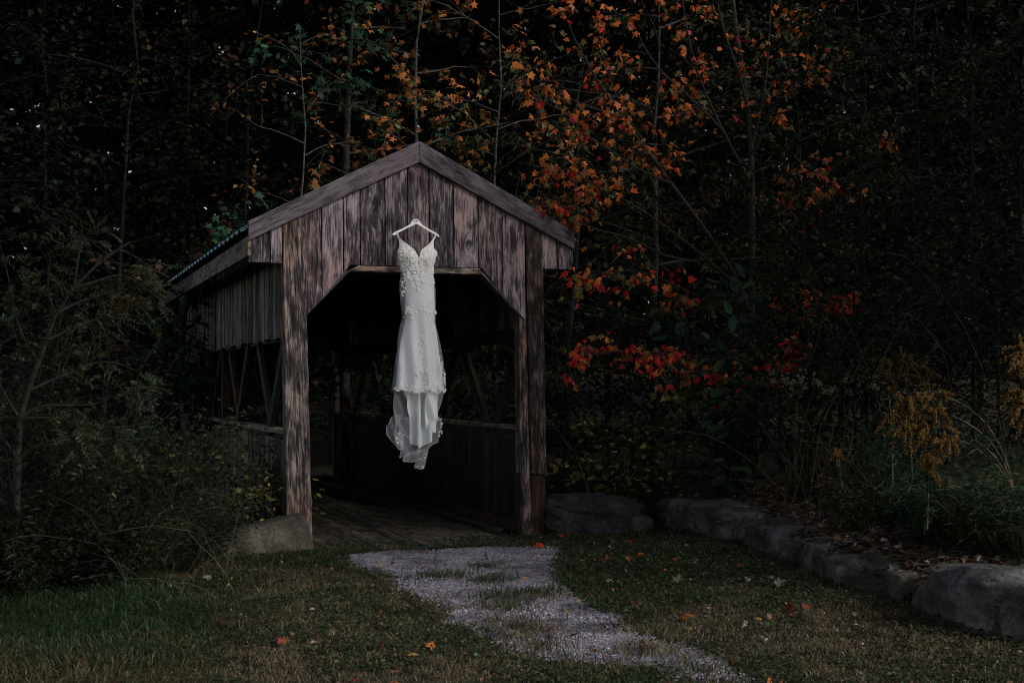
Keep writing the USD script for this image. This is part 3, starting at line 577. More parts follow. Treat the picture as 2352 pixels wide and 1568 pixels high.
vine(ZB, [(185, 690), (250, 660), (330, 690), (450, 690), (520, 670), (640, 690), (730, 680)], 150, .010, .008, .014)
vine(ZB, [(300, 600), (320, 660), (360, 610)], 18, .010, .008, .012); vine(ZB, [(230, 560), (240, 640), (215, 690)], 26, .010, .007, .012); vine(ZB, [(560, 640), (600, 600), (640, 660)], 22, .010, .007, .012); vine(ZB, [(470, 460), (520, 560), (500, 660)], 34, .012, .007, .012)
sp = A(sp); y = ysurf(sp[:, 0], sp[:, 1], Lall, Rall, 1.04) - .004
ok = (sp[:, 0] > fx(Lall, sp[:, 1]) + .003) & (sp[:, 0] < fx(Rall, sp[:, 1]) - .003); sp, y = sp[ok], y[ok]
n = len(sp); a_ = lr.uniform(0, 6.28, n); tx = lr.normal(0, .35, n)
c_, s_ = np.cos(a_), np.sin(a_); z_ = 0 * a_; o_ = z_ + 1
R1 = np.stack([c_, z_, -s_, z_, o_, z_, s_, z_, c_], -1).reshape(-1, 3, 3); c2, s2 = np.cos(tx), np.sin(tx)
R2 = np.stack([o_, z_, z_, z_, c2, -s2, z_, s2, c2], -1).reshape(-1, 3, 3)
V, F = shapes_at(np.c_[sp[:, 0], y, sp[:, 1]], sp[:, 2] * .78, fV, fF, R2 @ R1)
put('lace_flower', V, F, 'lace_thread', dress, kind='stuff')
sp = []
vine(ZB, [(225, 1110), (250, 1140), (215, 1200), (245, 1230), (270, 1260)], 40, .012, .006, .011)
vine(ZB, [(650, 960), (690, 1040), (670, 1130), (640, 1180)], 30, .010, .006, .011)
vine(ZB, [(530, 1340), (520, 1400), (500, 1480), (440, 1470)], 26, .008, .006, .010); vine(ZB, [(440, 1410), (530, 1400)], 10, .006, .005, .008)
sp = A(sp); n = len(sp); V, F = shapes_at(np.c_[sp[:, 0], np.full(n, YD - .035), sp[:, 1]], sp[:, 2], fV, fF, rand_rot(n, lr)); put('train_lace', V, F, 'lace_thread', dress, kind='stuff')
#@@FOLIAGE
# ------------------------------------------------------------------ rocks
def rock(name, label, base, size, yaw, seed, m, cuts=9, rough=.05, cat='boulder', group=None, lean=(0, 0), power=5.0, cutd=.74):
    r = np.random.default_rng(seed)
    ico = trimesh.creation.icosphere(5); D = A(ico.vertices)
    q = D / (np.abs(D) ** power).sum(1, keepdims=True) ** (1 / power)            # a rounded block
    for _ in range(cuts):                                                        # split faces
        nrm = unit(r.normal(size=3) * A([1, 1, .8])); sup = (q @ nrm).max(); d = sup * r.uniform(cutd, .95)
        over = np.clip(q @ nrm - d, 0, None); q = q - over[:, None] * nrm * .99
    q = q * A(size) / 2
    nrm = unit(q)
    dsp = rough * 1.5 * (meshkit.fbm(q * 3.0 + seed, 4, seed) - .5) + rough * .8 * (meshkit.fbm(q * 11 + seed, 3, seed + 1) - .5) - rough * .3 * np.clip(.05 - np.abs(meshkit.noise(q * 3.4 + 5, seed + 9) - .5), 0, 1) / .05 + rough * 1.2 * np.round(meshkit.fbm(q * A([4, 4, 6]) + 3, 3, seed + 7) * 9) / 9
    q = q + nrm * dsp[:, None]
    q[:, 2] += lean[0] * q[:, 0] + lean[1] * q[:, 1]
    c, s = math.cos(yaw), math.sin(yaw); q = np.c_[q[:, 0] * c - q[:, 1] * s, q[:, 0] * s + q[:, 1] * c, q[:, 2]]
    q[:, 2] -= q[:, 2].min() + .12 * size[2]
    V = q + A(base)
    return put(name, V, A(ico.faces), m, smooth=38, label=label, cat=cat, group=group)
gz = lambda x, y: float(ground_h(x, y))
sp_ = Polygon([at_y(u, v, -.30)[[0, 2]] for u, v in [(512, 1238), (540, 1222), (575, 1211), (612, 1203), (655, 1191), (690, 1184), (704, 1186), (712, 1215), (722, 1262), (715, 1282), (520, 1290), (506, 1262)]])
em = trimesh.creation.extrude_polygon(sp_, .26, engine='earcut')
for _ in range(5): em = em.subdivide_to_size(.03) if _ == 0 else em
V = A(em.vertices); V = np.c_[V[:, 0], -.30 + V[:, 2], V[:, 1]]; V[:, 1] += .25 * (V[:, 2] - .05)
V = V + (meshkit.fbm(V * 9, 4, 3)[:, None] - .5) * A([.03, .045, .025]) + (np.round(meshkit.fbm(V * 5 + 9, 3, 5) * 6) / 6 - .5)[:, None] * A([.012, .03, .012])
put('boulder', V, A(em.faces)[:, ::-1], 'brown_stone', smooth=32, label='brown slab of rock leaning against the foot of the left bridge post', cat='boulder')
rock('boulder', 'purplish flat-topped boulder beside the right bridge post', (1.78, .28, -.09), (1.0, .8, .32), .1, 14, 'purple_stone', cuts=14, rough=.11, power=6)
wall_stones = [((2.90, -.42), (1.85, .62, .32), 'grey_stone', 'first block of the retaining wall, by the boulder, with a pale square end'), ((2.76, -1.95), (1.12, .52, .27), 'grey_stone', 'rough grey second block of the retaining wall from the boulder'),
               ((2.52, -2.98), (1.12, .52, .28), 'grey_stone', 'grey third block of the retaining wall, chipped along its top'), ((2.26, -4.22), (1.60, .52, .24), 'brown_stone', 'long low brownish block of the retaining wall under leaf litter'),
               ((2.09, -5.80), (1.55, .66, .36), 'grey_stone', 'large rounded grey block nearest the viewer in the retaining wall')]
for k, ((x, y), sz, m_, lb) in enumerate(wall_stones):
    a_ = math.atan2(1, float((WALLX(y + .3) - WALLX(y - .3)) / .6))
    rock('wall_stone', lb, (x, y, -.10 if k < 4 else -.08), sz, a_ + [.02, -.03, .05, .0, .06][k], 40 + k, m_, cuts=11, rough=.095, cat='stone block', power=9 if k < 4 else 6, cutd=.82)
for k, (u, v, d, sc, lb) in enumerate([(1470, 1186, 13.5, .15, 'small brown stone between the purplish boulder and the wall'), (1950, 1250, 9.7, .17, 'small grey stone lying in the litter behind the wall')]):
    p = at_d(u, v, d); rock('small_stone', lb, (p[0], p[1], gz(p[0], p[1]) - .01), (sc * 1.3, sc, sc * .7), k, 60 + k, 'brown_stone' if k == 0 else 'grey_stone', cuts=7, rough=.03, cat='stone')

# ------------------------------------------------------------------ leaves, branches, trees
def tmpl(v, f): return A(v, float), A(f)
_h = [(.30, -.10), (.52, .08), (.34, .22), (.62, .55), (.26, .58)]
mv = [(0, .30, -.05), (0, 0, 0)] + [(x, y, -.12 * abs(x) - .10 * max(y - .4, 0)) for x, y in _h] + [(0, 1.05, -.12)] + [(-x, y, -.12 * abs(x) - .10 * max(y - .4, 0)) for x, y in _h[::-1]]
MAPLE = tmpl(mv, [(0, i, i + 1) for i in range(1, 12)] + [(0, 12, 1)])
MAPLE_S = tmpl([(0, .05, 0), (.5, .02, -.08), (.26, .32, 0), (.55, .62, -.08), (.2, .62, 0), (0, 1.05, -.08), (-.2, .62, 0), (-.55, .62, -.08), (-.26, .32, 0), (-.5, .02, -.08)], [(0, 1, 2), (0, 2, 4), (2, 3, 4), (4, 5, 6), (0, 4, 6), (6, 7, 8), (0, 6, 8), (0, 8, 9)])
OVATE = tmpl([(0, 0, 0), (.27, .30, .06), (.23, .62, .05), (0, 1, -.08), (-.23, .62, .05), (-.27, .30, .06), (0, .5, -.02)], [(0, 1, 6), (1, 2, 6), (2, 3, 6), (3, 4, 6), (4, 5, 6), (5, 0, 6)])
LANCE = tmpl([(0, 0, 0), (.10, .35, .03), (0, 1, -.14), (-.10, .35, .03)], [(0, 1, 2), (0, 2, 3)])
ELL = tmpl([(0, 0, 0), (.24, .35, .05), (.17, .78, .02), (0, 1, -.04), (-.17, .78, .02), (-.24, .35, .05)], [(0, 1, 2), (0, 2, 3), (0, 3, 4), (0, 4, 5)])
DIA = tmpl([(0, 0, 0), (.36, .42, .07), (0, 1, -.1), (-.36, .42, .07)], [(0, 1, 2), (0, 2, 3)])
def curl(T, k, fold):
    v = T[0].copy(); v[:, 2] -= k * (v[:, 1] - .4) ** 2 + fold * np.abs(v[:, 0]) ; v[:, 0] *= 1 - .35 * fold; return v, T[1]
def leaf_geo(P, head, nrm, size, T):
    y = unit(head); n_ = unit(nrm - y * (nrm * y).sum(1, keepdims=True)); x = np.cross(y, n_)
    L = T[0][None] * size[:, None, None]
    V = P[:, None] + L[..., 0:1] * x[:, None] + L[..., 1:2] * y[:, None] + L[..., 2:3] * n_[:, None]
    k = len(T[0]); return V, T[1]
def flat(V, f): N, k, _ = V.shape; return V.reshape(-1, 3), (f[None] + (np.arange(N) * k)[:, None, None]).reshape(-1, 3)
def pick(cols, w=None, jit=.55):
    cols = A(cols, float)
    def f(P, r):
        c = cols[r.choice(len(cols), len(P), p=w)]
        return c * np.exp(r.normal(size=(len(P), 1)) * jit - .5 * jit ** 2).clip(.2, 3.0) * r.uniform(.92, 1.08, (len(P), 3))
    return f
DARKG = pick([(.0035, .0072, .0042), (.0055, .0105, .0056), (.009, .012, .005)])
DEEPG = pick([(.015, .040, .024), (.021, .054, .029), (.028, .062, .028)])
OLIVE = pick([(.022, .026, .009), (.034, .035, .012), (.015, .023, .010), (.05, .042, .015)])
GREEN = pick([(.015, .030, .011), (.025, .042, .013), (.045, .056, .019), (.016, .024, .012)])
AUTUMN = pick([(.24, .075, .014), (.16, .065, .015), (.06, .06, .016), (.035, .045, .014), (.27, .085, .02), (.045, .05, .016)])
BEECH = pick([(.22, .085, .015), (.17, .075, .017), (.09, .065, .014), (.25, .09, .015)])
RUST = pick([(.022, .018, .007), (.036, .022, .008), (.017, .02, .008), (.06, .026, .008)])
YELG = pick([(.13, .135, .038), (.17, .16, .05), (.085, .105, .03), (.14, .12, .04)])
UPV = A([0, 0, 1.])
def twigs_on(limbs, spacing, lr_, r, s0=.2, up=.15, fwd=.6, noise=.8):
    S, D, L = [], [], []
    for P in limbs:
        ln = np.linalg.norm(np.diff(P, axis=0), axis=1).sum(); n = max(2, int(ln / spacing)); t = np.r_[r.uniform(s0, 1, n - 1), 1.0] * (len(P) - 1)
        i = np.minimum(t.astype(int), len(P) - 2); f = (t - i)[:, None]
        S.append(P[i] * (1 - f) + P[i + 1] * f); d = unit(P[i + 1] - P[i]); rd = r.normal(size=(n, 3)) * A([1, 1, .45])
        D.append(unit(d * fwd + unit(rd) * noise + UPV * up)); L.append(r.uniform(*lr_, n) * (1.15 - .45 * t / (len(P) - 1)))
    return np.vstack(S), np.vstack(D), np.concatenate(L)
def twig_lines(S, D, L, r, droop=.12, K=5):
    t = np.linspace(0, 1, K)[None, :, None]; w = r.normal(size=(len(S), 1, 3)) * .12
    return S[:, None] + D[:, None] * L[:, None, None] * t + (w * t ** 2 - UPV * droop * t ** 2) * L[:, None, None]
def leaves_on(lines, per, r, size, jit=.05, nup=.8, droop=.35, t0=.15, face=0.0):
    N, K, _ = lines.shape; idx = np.repeat(np.arange(N), per); t = r.uniform(t0, 1, len(idx)) * (K - 1.001); i = t.astype(int); f = (t - i)[:, None]
    a, b = lines[idx, i], lines[idx, i + 1]; P = a * (1 - f) + b * f; d = unit(b - a)
    side = unit(np.cross(d, UPV) + 1e-6) * np.where(r.random(len(idx)) < .5, 1, -1)[:, None]
    head = unit(d * .6 + side * .8 + r.normal(size=P.shape) * .35 - UPV * droop)
    nrm = unit(UPV * nup + r.normal(size=P.shape) * .55 + unit(CAM - P) * face)
    P = P + head * r.uniform(.01, .05, (len(P), 1)) + r.normal(size=P.shape) * jit
    return P, head, nrm, r.uniform(*size, len(P))
def ngrow(base, r, height, r0, lean=(0, 0), K=12, wob=.02):
    t = np.linspace(0, 1, K)[:, None]; w = np.cumsum(r.normal(size=(K, 3)) * A([1, 1, 0]), 0) * wob * height / 6
    return A(base) + UPV * height * t + A([lean[0], lean[1], 0]) * t * height + w * t, r0 * (1 - .82 * t[:, 0])
def auto_limbs(trunk, r, n, lmax, h0=.15, rise=.45, prof=lambda t: np.sin(np.pi * (t * .8 + .15)) ** .7, K=7, az=None):
    out = []
    for k in range(n):
        t = h0 + (1 - h0) * (k + r.random()) / n; x = t * (len(trunk) - 1); i = min(int(x), len(trunk) - 2); s = trunk[i] + (trunk[i + 1] - trunk[i]) * (x - i)
        a_ = k * 2.4 + r.uniform(-.5, .5) if az is None else r.uniform(*az); L = lmax * prof(t) * r.uniform(.75, 1.15); u_ = np.linspace(0, 1, K)[:, None]
        d = A([np.cos(a_), np.sin(a_), 0]); ris = rise * r.uniform(.5, 1.4)
        out.append(s + d * L * u_ + UPV * L * ris * (u_ * 1.0 - .35 * u_ ** 2) + np.cumsum(r.normal(size=(K, 3)), 0) * .025 * L * u_)
    return out
def visible(P, m=40):
    d = P - CAM; z = d @ FWD; u = 1176 + 3190 * (d @ RIGHT) / z; v = 784 - 3190 * (d @ UP) / z
    return u, v, z, (z > 1) & (u > -m) & (u < 2352 + m) & (v > -m) & (v < 1568 + m)
def plant(name, label, cat, base, stems, limbs, col, T=DIA, per=9, spacing=.22, tw=(.35, .8), size=(.08, .12), seed=1, bark='bark', group=None, individual=0, face=.0, nup=.8, droop=.35,
          twig_r=.004, leafm='leaf', pinnate=0, clip=None, s0=.2, jit=.05, up=.15, leaf_part='leaves', tdroop=.12, keep=True, noise=.8, high=None, starts=None):
    """A tree or shrub: stems and limbs are parts, the fine twigs and the mass of leaves one part each, the nearest leaves parts of their own."""
    r = np.random.default_rng(seed); th_ = thing(name, label, cat, base, group)
    for (P, R) in stems: put('trunk' if cat == 'tree' else 'stem', *tube(P, R, 8), bark, th_, smooth=True)
    all_l = [P for P, R in limbs]
    for (P, R) in limbs[:40]: put('branch', *tube(P, R, 5), bark, th_, smooth=True)
    if len(limbs) > 40: put('branch', *cat_meshes([tube(P, R, 4) for P, R in limbs[40:]]), bark, th_, kind='stuff')
    if starts: S, D, L = [np.concatenate(q) for q in zip(*[twigs_on([l_], spacing, tw, r, s0=a_, up=up, noise=noise) for l_, a_ in zip(all_l, starts)])]
    else: S, D, L = twigs_on(all_l, spacing, tw, r, s0=s0, up=up, noise=noise)
    lines = twig_lines(S, D, L, r, droop=tdroop); V, F = tubes(lines, np.linspace(1, .35, 5)[None] * np.full((len(lines), 1), twig_r)); put('twig', V, F, bark if bark != 'maple_bark' else 'twig', th_, kind='stuff')
    P, H, N, Z = leaves_on(lines, per, r, size, jit=jit, nup=nup, droop=droop, face=face)
    if pinnate:
        k = pinnate; n0 = len(P); side = np.cross(unit(H), unit(N - H * (N * H).sum(1, keepdims=True)))
        t = np.linspace(.12, 1, k); sg = np.where(np.arange(k) % 2, 1, -1) * (np.arange(k) < k - 1); t2 = t - .03 * (np.arange(k) % 2)
        Zr = Z * r.uniform(1.3, 2.0, n0) * k / 11
        ax = H[:, None] * t2[None, :, None] * Zr[:, None, None] * 2.2 - UPV * (t2[None, :, None] ** 2) * Zr[:, None, None] * .5
        tip = lines.shape
        rach = np.stack([P, P + ax[:, k // 2], P + ax[:, -1]], 1); V, F = tubes(rach, np.full((n0, 3), .0013)); put('leaf_stalk', V, F, 'dry_stem', th_, kind='stuff')
        P2 = (P[:, None] + ax).reshape(-1, 3); H2 = unit(H[:, None] * .45 + side[:, None] * sg[None, :, None] + r.normal(size=(n0, k, 3)) * .12).reshape(-1, 3)
        N = np.repeat(N, k, 0) + r.normal(size=(n0 * k, 3)) * .15; Z = np.repeat(Z, k) * r.uniform(.75, 1.1, n0 * k); P, H = P2, H2
    if high:                                             # the upper crown, out of the picture, of larger leaf sprays
        zc, Rh, zh, nh = high; q = unit(r.normal(size=(nh, 3))) * (r.random((nh, 1)) ** .45) * A([Rh, Rh, zh]) + A([base[0], base[1], base[2] + zc])
        P = np.vstack([P, q]); H = np.vstack([H, unit(r.normal(size=(nh, 3)) - UPV * .3)]); N = np.vstack([N, unit(r.normal(size=(nh, 3)) * .5 + UPV)]); Z = np.r_[Z, r.uniform(.3, .55, nh)]
    if clip is not None: ok = clip(P); P, H, N, Z = P[ok], H[ok], N[ok], Z[ok]
    C = col(P, r); Ts = T if isinstance(T, list) else [T]; T = Ts[0]; f = T[1]; V = np.empty((len(P), len(T[0]), 3)); ch = r.integers(0, len(Ts), len(P))
    for q_, T_ in enumerate(Ts): V[ch == q_] = leaf_geo(P[ch == q_], H[ch == q_], N[ch == q_], Z[ch == q_], T_)[0]
    ind = np.zeros(len(P), bool)
    if individual:
        u, v, z, vis = visible(P, -6); order = np.argsort(np.where(vis, z, 1e9) / Z)[:individual]; ind[order[vis[order]]] = True
        for k in np.flatnonzero(ind): put('leaf', V[k], f, leafm, th_, tint=np.repeat(C[k:k + 1], len(T[0]), 0))
    Vf, F = flat(V[~ind], f); put(leaf_part, Vf, F, leafm, th_, tint=np.repeat(C[~ind], len(T[0]), 0), kind='stuff')
    return th_
def W(u, d):
    p = CAM + ray(u, 784) * d; return A([p[0], p[1], gz(p[0], p[1]) - .03])
def bgtree(u, d, h, lmax, label, col, T=DIA, n=18, per=9, seed=0, r0=.09, lean=(0, 0), bark='bark', size=(.09, .14), h0=.12, group=None, tw=(.4, .95), spacing=.25, name='forest_tree', rise=.4, individual=0, face=.15, **k):
    r = np.random.default_rng(seed); b = W(u, d); tr, R = ngrow(b, r, h, r0, lean, wob=.05)
    lim = auto_limbs(tr, r, n, lmax, h0=h0, rise=rise)
    lim = [(P, np.linspace(r0 * .3, .005, len(P))) for P in lim]
    return plant(name, label, 'tree', b, [(tr, R)], lim, col, T=T, per=per, spacing=spacing, tw=tw, size=size, seed=seed + 1, bark=bark, group=group, individual=individual, face=face, **k)

# the wood behind: dark trees, each its own
gdk = 'dark trees in the wood behind the bridge'
k = 0
for (u, d, h, lm, col) in [(-60, 21, 9, 2.6, DARKG), (110, 23, 10, 2.6, DARKG), (270, 21.5, 9, 2.5, DARKG), (420, 24, 10, 2.6, DARKG), (560, 23, 9.5, 2.4, RUST), (760, 25, 10, 2.6, DARKG), (910, 27, 11, 2.6, RUST), (1060, 25, 10, 2.6, DARKG),
                      (1230, 26, 10.5, 2.6, RUST), (1400, 24, 10, 2.6, DARKG), (1580, 24, 10, 2.6, OLIVE), (1760, 22, 9.5, 2.5, DARKG), (1930, 21, 9, 2.5, OLIVE), (2090, 20, 8.6, 2.4, DARKG), (2250, 19, 8.3, 2.4, DARKG), (2420, 18.5, 8, 2.4, DARKG)]:
    bgtree(u, d, h, lm, 'tall dark green tree standing in the wood behind the bridge' if col is DARKG else 'tall dull brownish tree standing in the wood behind the bridge', col, n=26, per=15, seed=100 + k,
           group=gdk if col is DARKG else 'dull brownish trees in the wood behind the bridge', r0=.045, size=(.09, .15), high=(12.0, 3.6, 3.4, 1500), bark='dark_bark', leafm='dark_leaf', spacing=.2, tw=(.5, 1.2), jit=.10, clip=lambda P: (meshkit.fbm(P * .9, 2, 21) > .42) | (P[:, 2] > 8.5)); k += 1
for (u, d, h, lm) in [(-150, 31, 13, 3.4), (60, 32, 13, 3.4), (260, 30, 13, 3.4), (470, 32, 13.5, 3.4), (680, 31, 13, 3.4), (880, 33, 14, 3.4), (1090, 32, 13, 3.4), (1300, 32, 13, 3.4), (1510, 31, 13, 3.4), (1720, 30, 13, 3.4), (1930, 29, 12, 3.4), (2140, 28, 12, 3.4), (2350, 28, 12, 3.4), (2520, 27, 12, 3.4)]:
    bgtree(u, d, h, lm, 'tall dark green tree standing in the wood behind the bridge', DARKG, n=26, per=15, seed=100 + k, group=gdk, bark='dark_bark', leafm='dark_leaf', r0=.06, size=(.14, .22), spacing=.3, high=(15.5, 4.2, 4.2, 1500), clip=lambda P: (meshkit.fbm(P * .7, 2, 22) > .40) | (P[:, 2] > 11)); k += 1
# the far part of the wood reads as one mass
r = np.random.default_rng(77); n = 90000
u = r.uniform(-500, 2850, n); d = r.uniform(38, 52, n); z = r.uniform(-.3, 19, n) ; P = CAM + (FWD[None] + RIGHT[None] * ((u - 1176) / 3190)[:, None]) * d[:, None]
P[:, 2] = ground_h(P[:, 0], P[:, 1]) + z
ok = meshkit.fbm(P * .33, 3, 4) > .30; P = P[ok]; n = len(P)
V, f = leaf_geo(P, unit(r.normal(size=(n, 3)) - UPV * .3), unit(r.normal(size=(n, 3)) * .7 + UPV * .4 - FWD * .5), r.uniform(.4, .75, n), DIA)
C = DARKG(P, r); Vf, F = flat(V, f); put('far_forest', Vf, F, 'dark_leaf', tint=np.repeat(C, 4, 0), kind='stuff', label='dark mass of the wood far behind the bridge', cat='forest')

# trees at the sides of the clearing and behind the viewer
for q, (x, y, z, R, nn, lbl) in enumerate([(-9.5, -3, 8, 3.6, 2600, 'tall dark tree on the left edge of the clearing'), (-10, -9, 8, 3.8, 2600, 'tall dark tree left of the viewer'), (-9.5, 3.5, 8, 3.8, 2600, 'tall dark tree left of the bridge'), (1.2, -11.0, 8.6, 2.8, 2600, 'leafy tree whose boughs hang high above the viewer'),
                                          (14.5, -6.5, 6.8, 3.4, 2600, 'tall dark tree on the right edge of the clearing'), (10.5, -12, 8, 3.6, 2600, 'tall dark tree right of the viewer'), (13, 2.5, 8, 3.8, 2600, 'tall dark tree at the right end of the bank'), (-9, -17, 8, 4, 2600, 'tall dark tree behind the viewer')]):
    r = np.random.default_rng(260 + q); b = A([x, y, gz(x, y)]); tr, R0 = ngrow(b, r, z + 2, .16, (.06 if x > 0 else -.06, -.05)); lim = [(P_, np.linspace(.05, .01, len(P_))) for P_ in auto_limbs(tr, r, 12, R * .8, h0=.5)]
    plant('clearing_tree', lbl, 'tree', b, [(tr, R0)], lim, DARKG, bark='dark_bark', leafm='dark_leaf', seed=270 + q, per=3, spacing=.5, high=(z, R, R * .9, nn))
# trees that stand out behind the bridge
bgtree(640, 18.6, 4.6, 1.5, 'deep green maple rising over the left slope of the bridge roof', DEEPG, T=[MAPLE_S, curl(MAPLE_S, .4, .5), curl(MAPLE_S, .7, .2)], n=24, per=13, seed=301, name='maple_tree', size=(.09, .14), h0=.35, face=.5, individual=120, spacing=.2)
bgtree(480, 18.0, 3.3, 1.2, 'low green maple crowding the left eave of the bridge', DEEPG, T=MAPLE_S, n=18, per=12, seed=303, name='maple_tree', size=(.09, .13), h0=.3, face=.5)
bgtree(790, 20.5, 8.6, 1.7, 'tall deep green maple reaching out of the picture above the bridge', DEEPG, T=MAPLE_S, n=16, per=10, seed=305, name='maple_tree', size=(.09, .14), h0=.55, face=.4)
bgtree(400, 19, 3.6, 1.3, 'rusty brown bush-like tree left of the bridge roof', RUST, T=MAPLE_S, n=16, per=11, seed=307, name='maple_tree', h0=.45)
bgtree(948, 19.5, 8.4, 1.7, 'slim pale-trunked maple with orange leaves behind the roof peak', AUTUMN, T=[MAPLE_S, curl(MAPLE_S, .4, .6), curl(MAPLE_S, .8, .2)], n=22, per=8, seed=311, name='maple_tree', bark='grey_bark', r0=.05, lean=(-.012, 0), size=(.08, .12), h0=.42, face=.5, individual=150)
bgtree(1138, 18.5, 7.6, 1.4, 'thin pale-trunked maple turning orange right of the roof peak', AUTUMN, T=[MAPLE_S, curl(MAPLE_S, .4, .6), curl(MAPLE_S, .8, .2)], n=18, per=8, seed=315, name='maple_tree', bark='grey_bark', r0=.032, size=(.08, .12), h0=.36, face=.5, individual=150)
bgtree(668, 18.0, 7.2, 1.3, 'pale forked beech sapling with orange leaves left of the roof peak', BEECH, T=OVATE, n=9, per=8, seed=319, name='beech_tree', bark='grey_bark', r0=.03, size=(.08, .11), h0=.62, face=.2, individual=100, rise=.5, noise=.6)
bgtree(500, 17.5, 3.6, 1.0, 'beech sapling with a few orange leaves above the left eave', BEECH, T=OVATE, n=4, per=5, seed=323, name='beech_tree', bark='grey_bark', r0=.02, size=(.08, .11), h0=.8, rise=.2)
bgtree(1300, 16.5, 5.2, 1.5, 'olive brown willow-leaved tree behind the right slope of the roof', OLIVE, T=LANCE, n=24, per=16, seed=325, name='willow_tree', r0=.05, size=(.10, .15), h0=.2, droop=.9, spacing=.18)
bgtree(1500, 17, 6.0, 1.7, 'olive green tree filling the gaps behind the red maple', RUST, T=ELL, n=24, per=13, seed=327, r0=.06, size=(.07, .11), h0=.15)

# the red maple right of the bridge, its limbs laid out one by one
def L3(*uvd): return smooth_line([at_d(*q) for q in uvd], 12)
mb = W(1735, 15.2)
mtr = L3((1733, 1110, 15.2), (1730, 900, 15.2), (1726, 700, 15.15), (1728, 520, 15.1), (1726, 350, 15.1), (1712, 200, 15.1), (1690, 60, 15.1), (1670, -120, 15.1), (1650, -300, 15.1)); mtr[0] = mb
ml = [(L3((1728, 760, 15.2), (1690, 640, 14.9), (1620, 530, 14.6), (1540, 420, 14.3), (1430, 270, 14.0), (1340, 130, 13.8), (1290, 20, 13.7)), .05),
      (L3((1725, 690, 15.2), (1640, 610, 14.6), (1560, 545, 14.1), (1470, 480, 13.7), (1380, 430, 13.4), (1290, 390, 13.2)), .03),
      (L3((1600, 600, 14.4), (1540, 590, 14.2), (1440, 545, 13.8), (1350, 520, 13.6), (1300, 480, 13.4)), .02),
      (L3((1560, 445, 14.4), (1480, 330, 14.2), (1400, 180, 14.0), (1375, 60, 13.9)), .025),
      (L3((1430, 270, 14.0), (1340, 240, 13.8), (1240, 190, 13.6), (1180, 120, 13.5)), .02),
      (L3((1726, 420, 15.1), (1660, 300, 14.7), (1600, 160, 14.4), (1570, 20, 14.2), (1560, -90, 14.2)), .03),
      (L3((1726, 360, 15.1), (1780, 240, 14.8), (1830, 110, 14.6), (1870, 0, 14.5)), .03),
      (L3((1720, 260, 15.1), (1690, 150, 14.9), (1655, 40, 14.8), (1640, -80, 14.7)), .03),
      (L3((1728, 330, 15.1), (1760, 170, 15.0), (1770, 30, 15.0), (1780, -90, 15.0)), .03),
      (L3((1729, 560, 15.1), (1800, 470, 14.6), (1900, 390, 14.2), (2010, 330, 13.9)), .022),
      (L3((1726, 640, 15.1), (1790, 560, 14.6), (1850, 470, 14.2), (1880, 400, 14.0)), .02),
      (L3((1731, 800, 15.2), (1660, 720, 14.4), (1560, 660, 13.8), (1450, 620, 13.3), (1350, 635, 13.0)), .022),
      (L3((1731, 850, 15.2), (1650, 820, 14.2), (1560, 815, 13.4), (1450, 805, 12.9), (1345, 815, 12.6)), .022),
      (L3((1731, 880, 15.2), (1700, 850, 14.4), (1640, 850, 13.6), (1560, 860, 13.0)), .016),
      (L3((1730, 780, 15.2), (1780, 700, 14.4), (1850, 690, 13.9), (1940, 690, 13.6)), .018),
      (L3((1731, 900, 15.2), (1760, 830, 14.2), (1820, 800, 13.6), (1850, 820, 13.2)), .014),
      (L3((1540, 420, 14.3), (1470, 390, 14.0), (1380, 330, 13.8), (1310, 290, 13.6)), .018),
      (L3((1660, 300, 14.7), (1590, 230, 14.4), (1500, 140, 14.2), (1450, 40, 14.1)), .022),
      (L3((1780, 240, 14.8), (1850, 190, 14.5), (1900, 100, 14.4)), .016)]
ml = [(P, np.linspace(r0 * .75, .004, len(P))) for P, r0 in ml]
RED, ORG, PINK, TAN, GRN = A([.46, .024, .018]), A([.52, .135, .026]), A([.48, .05, .07]), A([.32, .15, .07]), A([.10, .092, .024])
def maple_col(P, r):
    u, v, z, _ = visible(P); n = len(P); q = meshkit.fbm(P * 1.1, 3, 8); hi = np.clip((P[:, 2] - 2.2) / 1.5, 0, 1)
    w = np.stack([.46 - .40 * hi, .24 + .36 * hi, .10 - .07 * hi, .06 + .16 * hi, .24 + .06 * hi], 1) * np.stack([.5 + 2 * (q - .3), 1 + 0 * q, .5 + 0 * q, 1 + 0 * q, .4 + 2.5 * (.62 - q)], 1).clip(.05)
    w = np.cumsum(w / w.sum(1, keepdims=True), 1); k = (r.random((n, 1)) > w).sum(1).clip(0, 4)
    return A([RED, ORG, PINK, TAN, GRN])[k] * r.uniform(.6, 1.15, (n, 1)) * r.uniform(.9, 1.1, (n, 3))
plant('red_maple', 'red maple with orange and scarlet leaves leaning over the right side of the bridge', 'tree', mb, [(mtr, np.linspace(.05, .014, 12))], ml, maple_col, T=[MAPLE, curl(MAPLE, .5, .6), curl(MAPLE, -.3, .9), curl(MAPLE, .9, .2)], per=8, spacing=.17, tw=(.2, .7), size=(.042, .086), seed=400,
      bark='maple_bark', individual=300, face=.25, nup=.55, droop=.95, s0=.25, jit=.05, up=.05, starts=[.5, .8, .85, .35, .3, .35, .15, .2, .2, .35, .35, .5, .5, .3, .35, .2, .4, .3, .3])

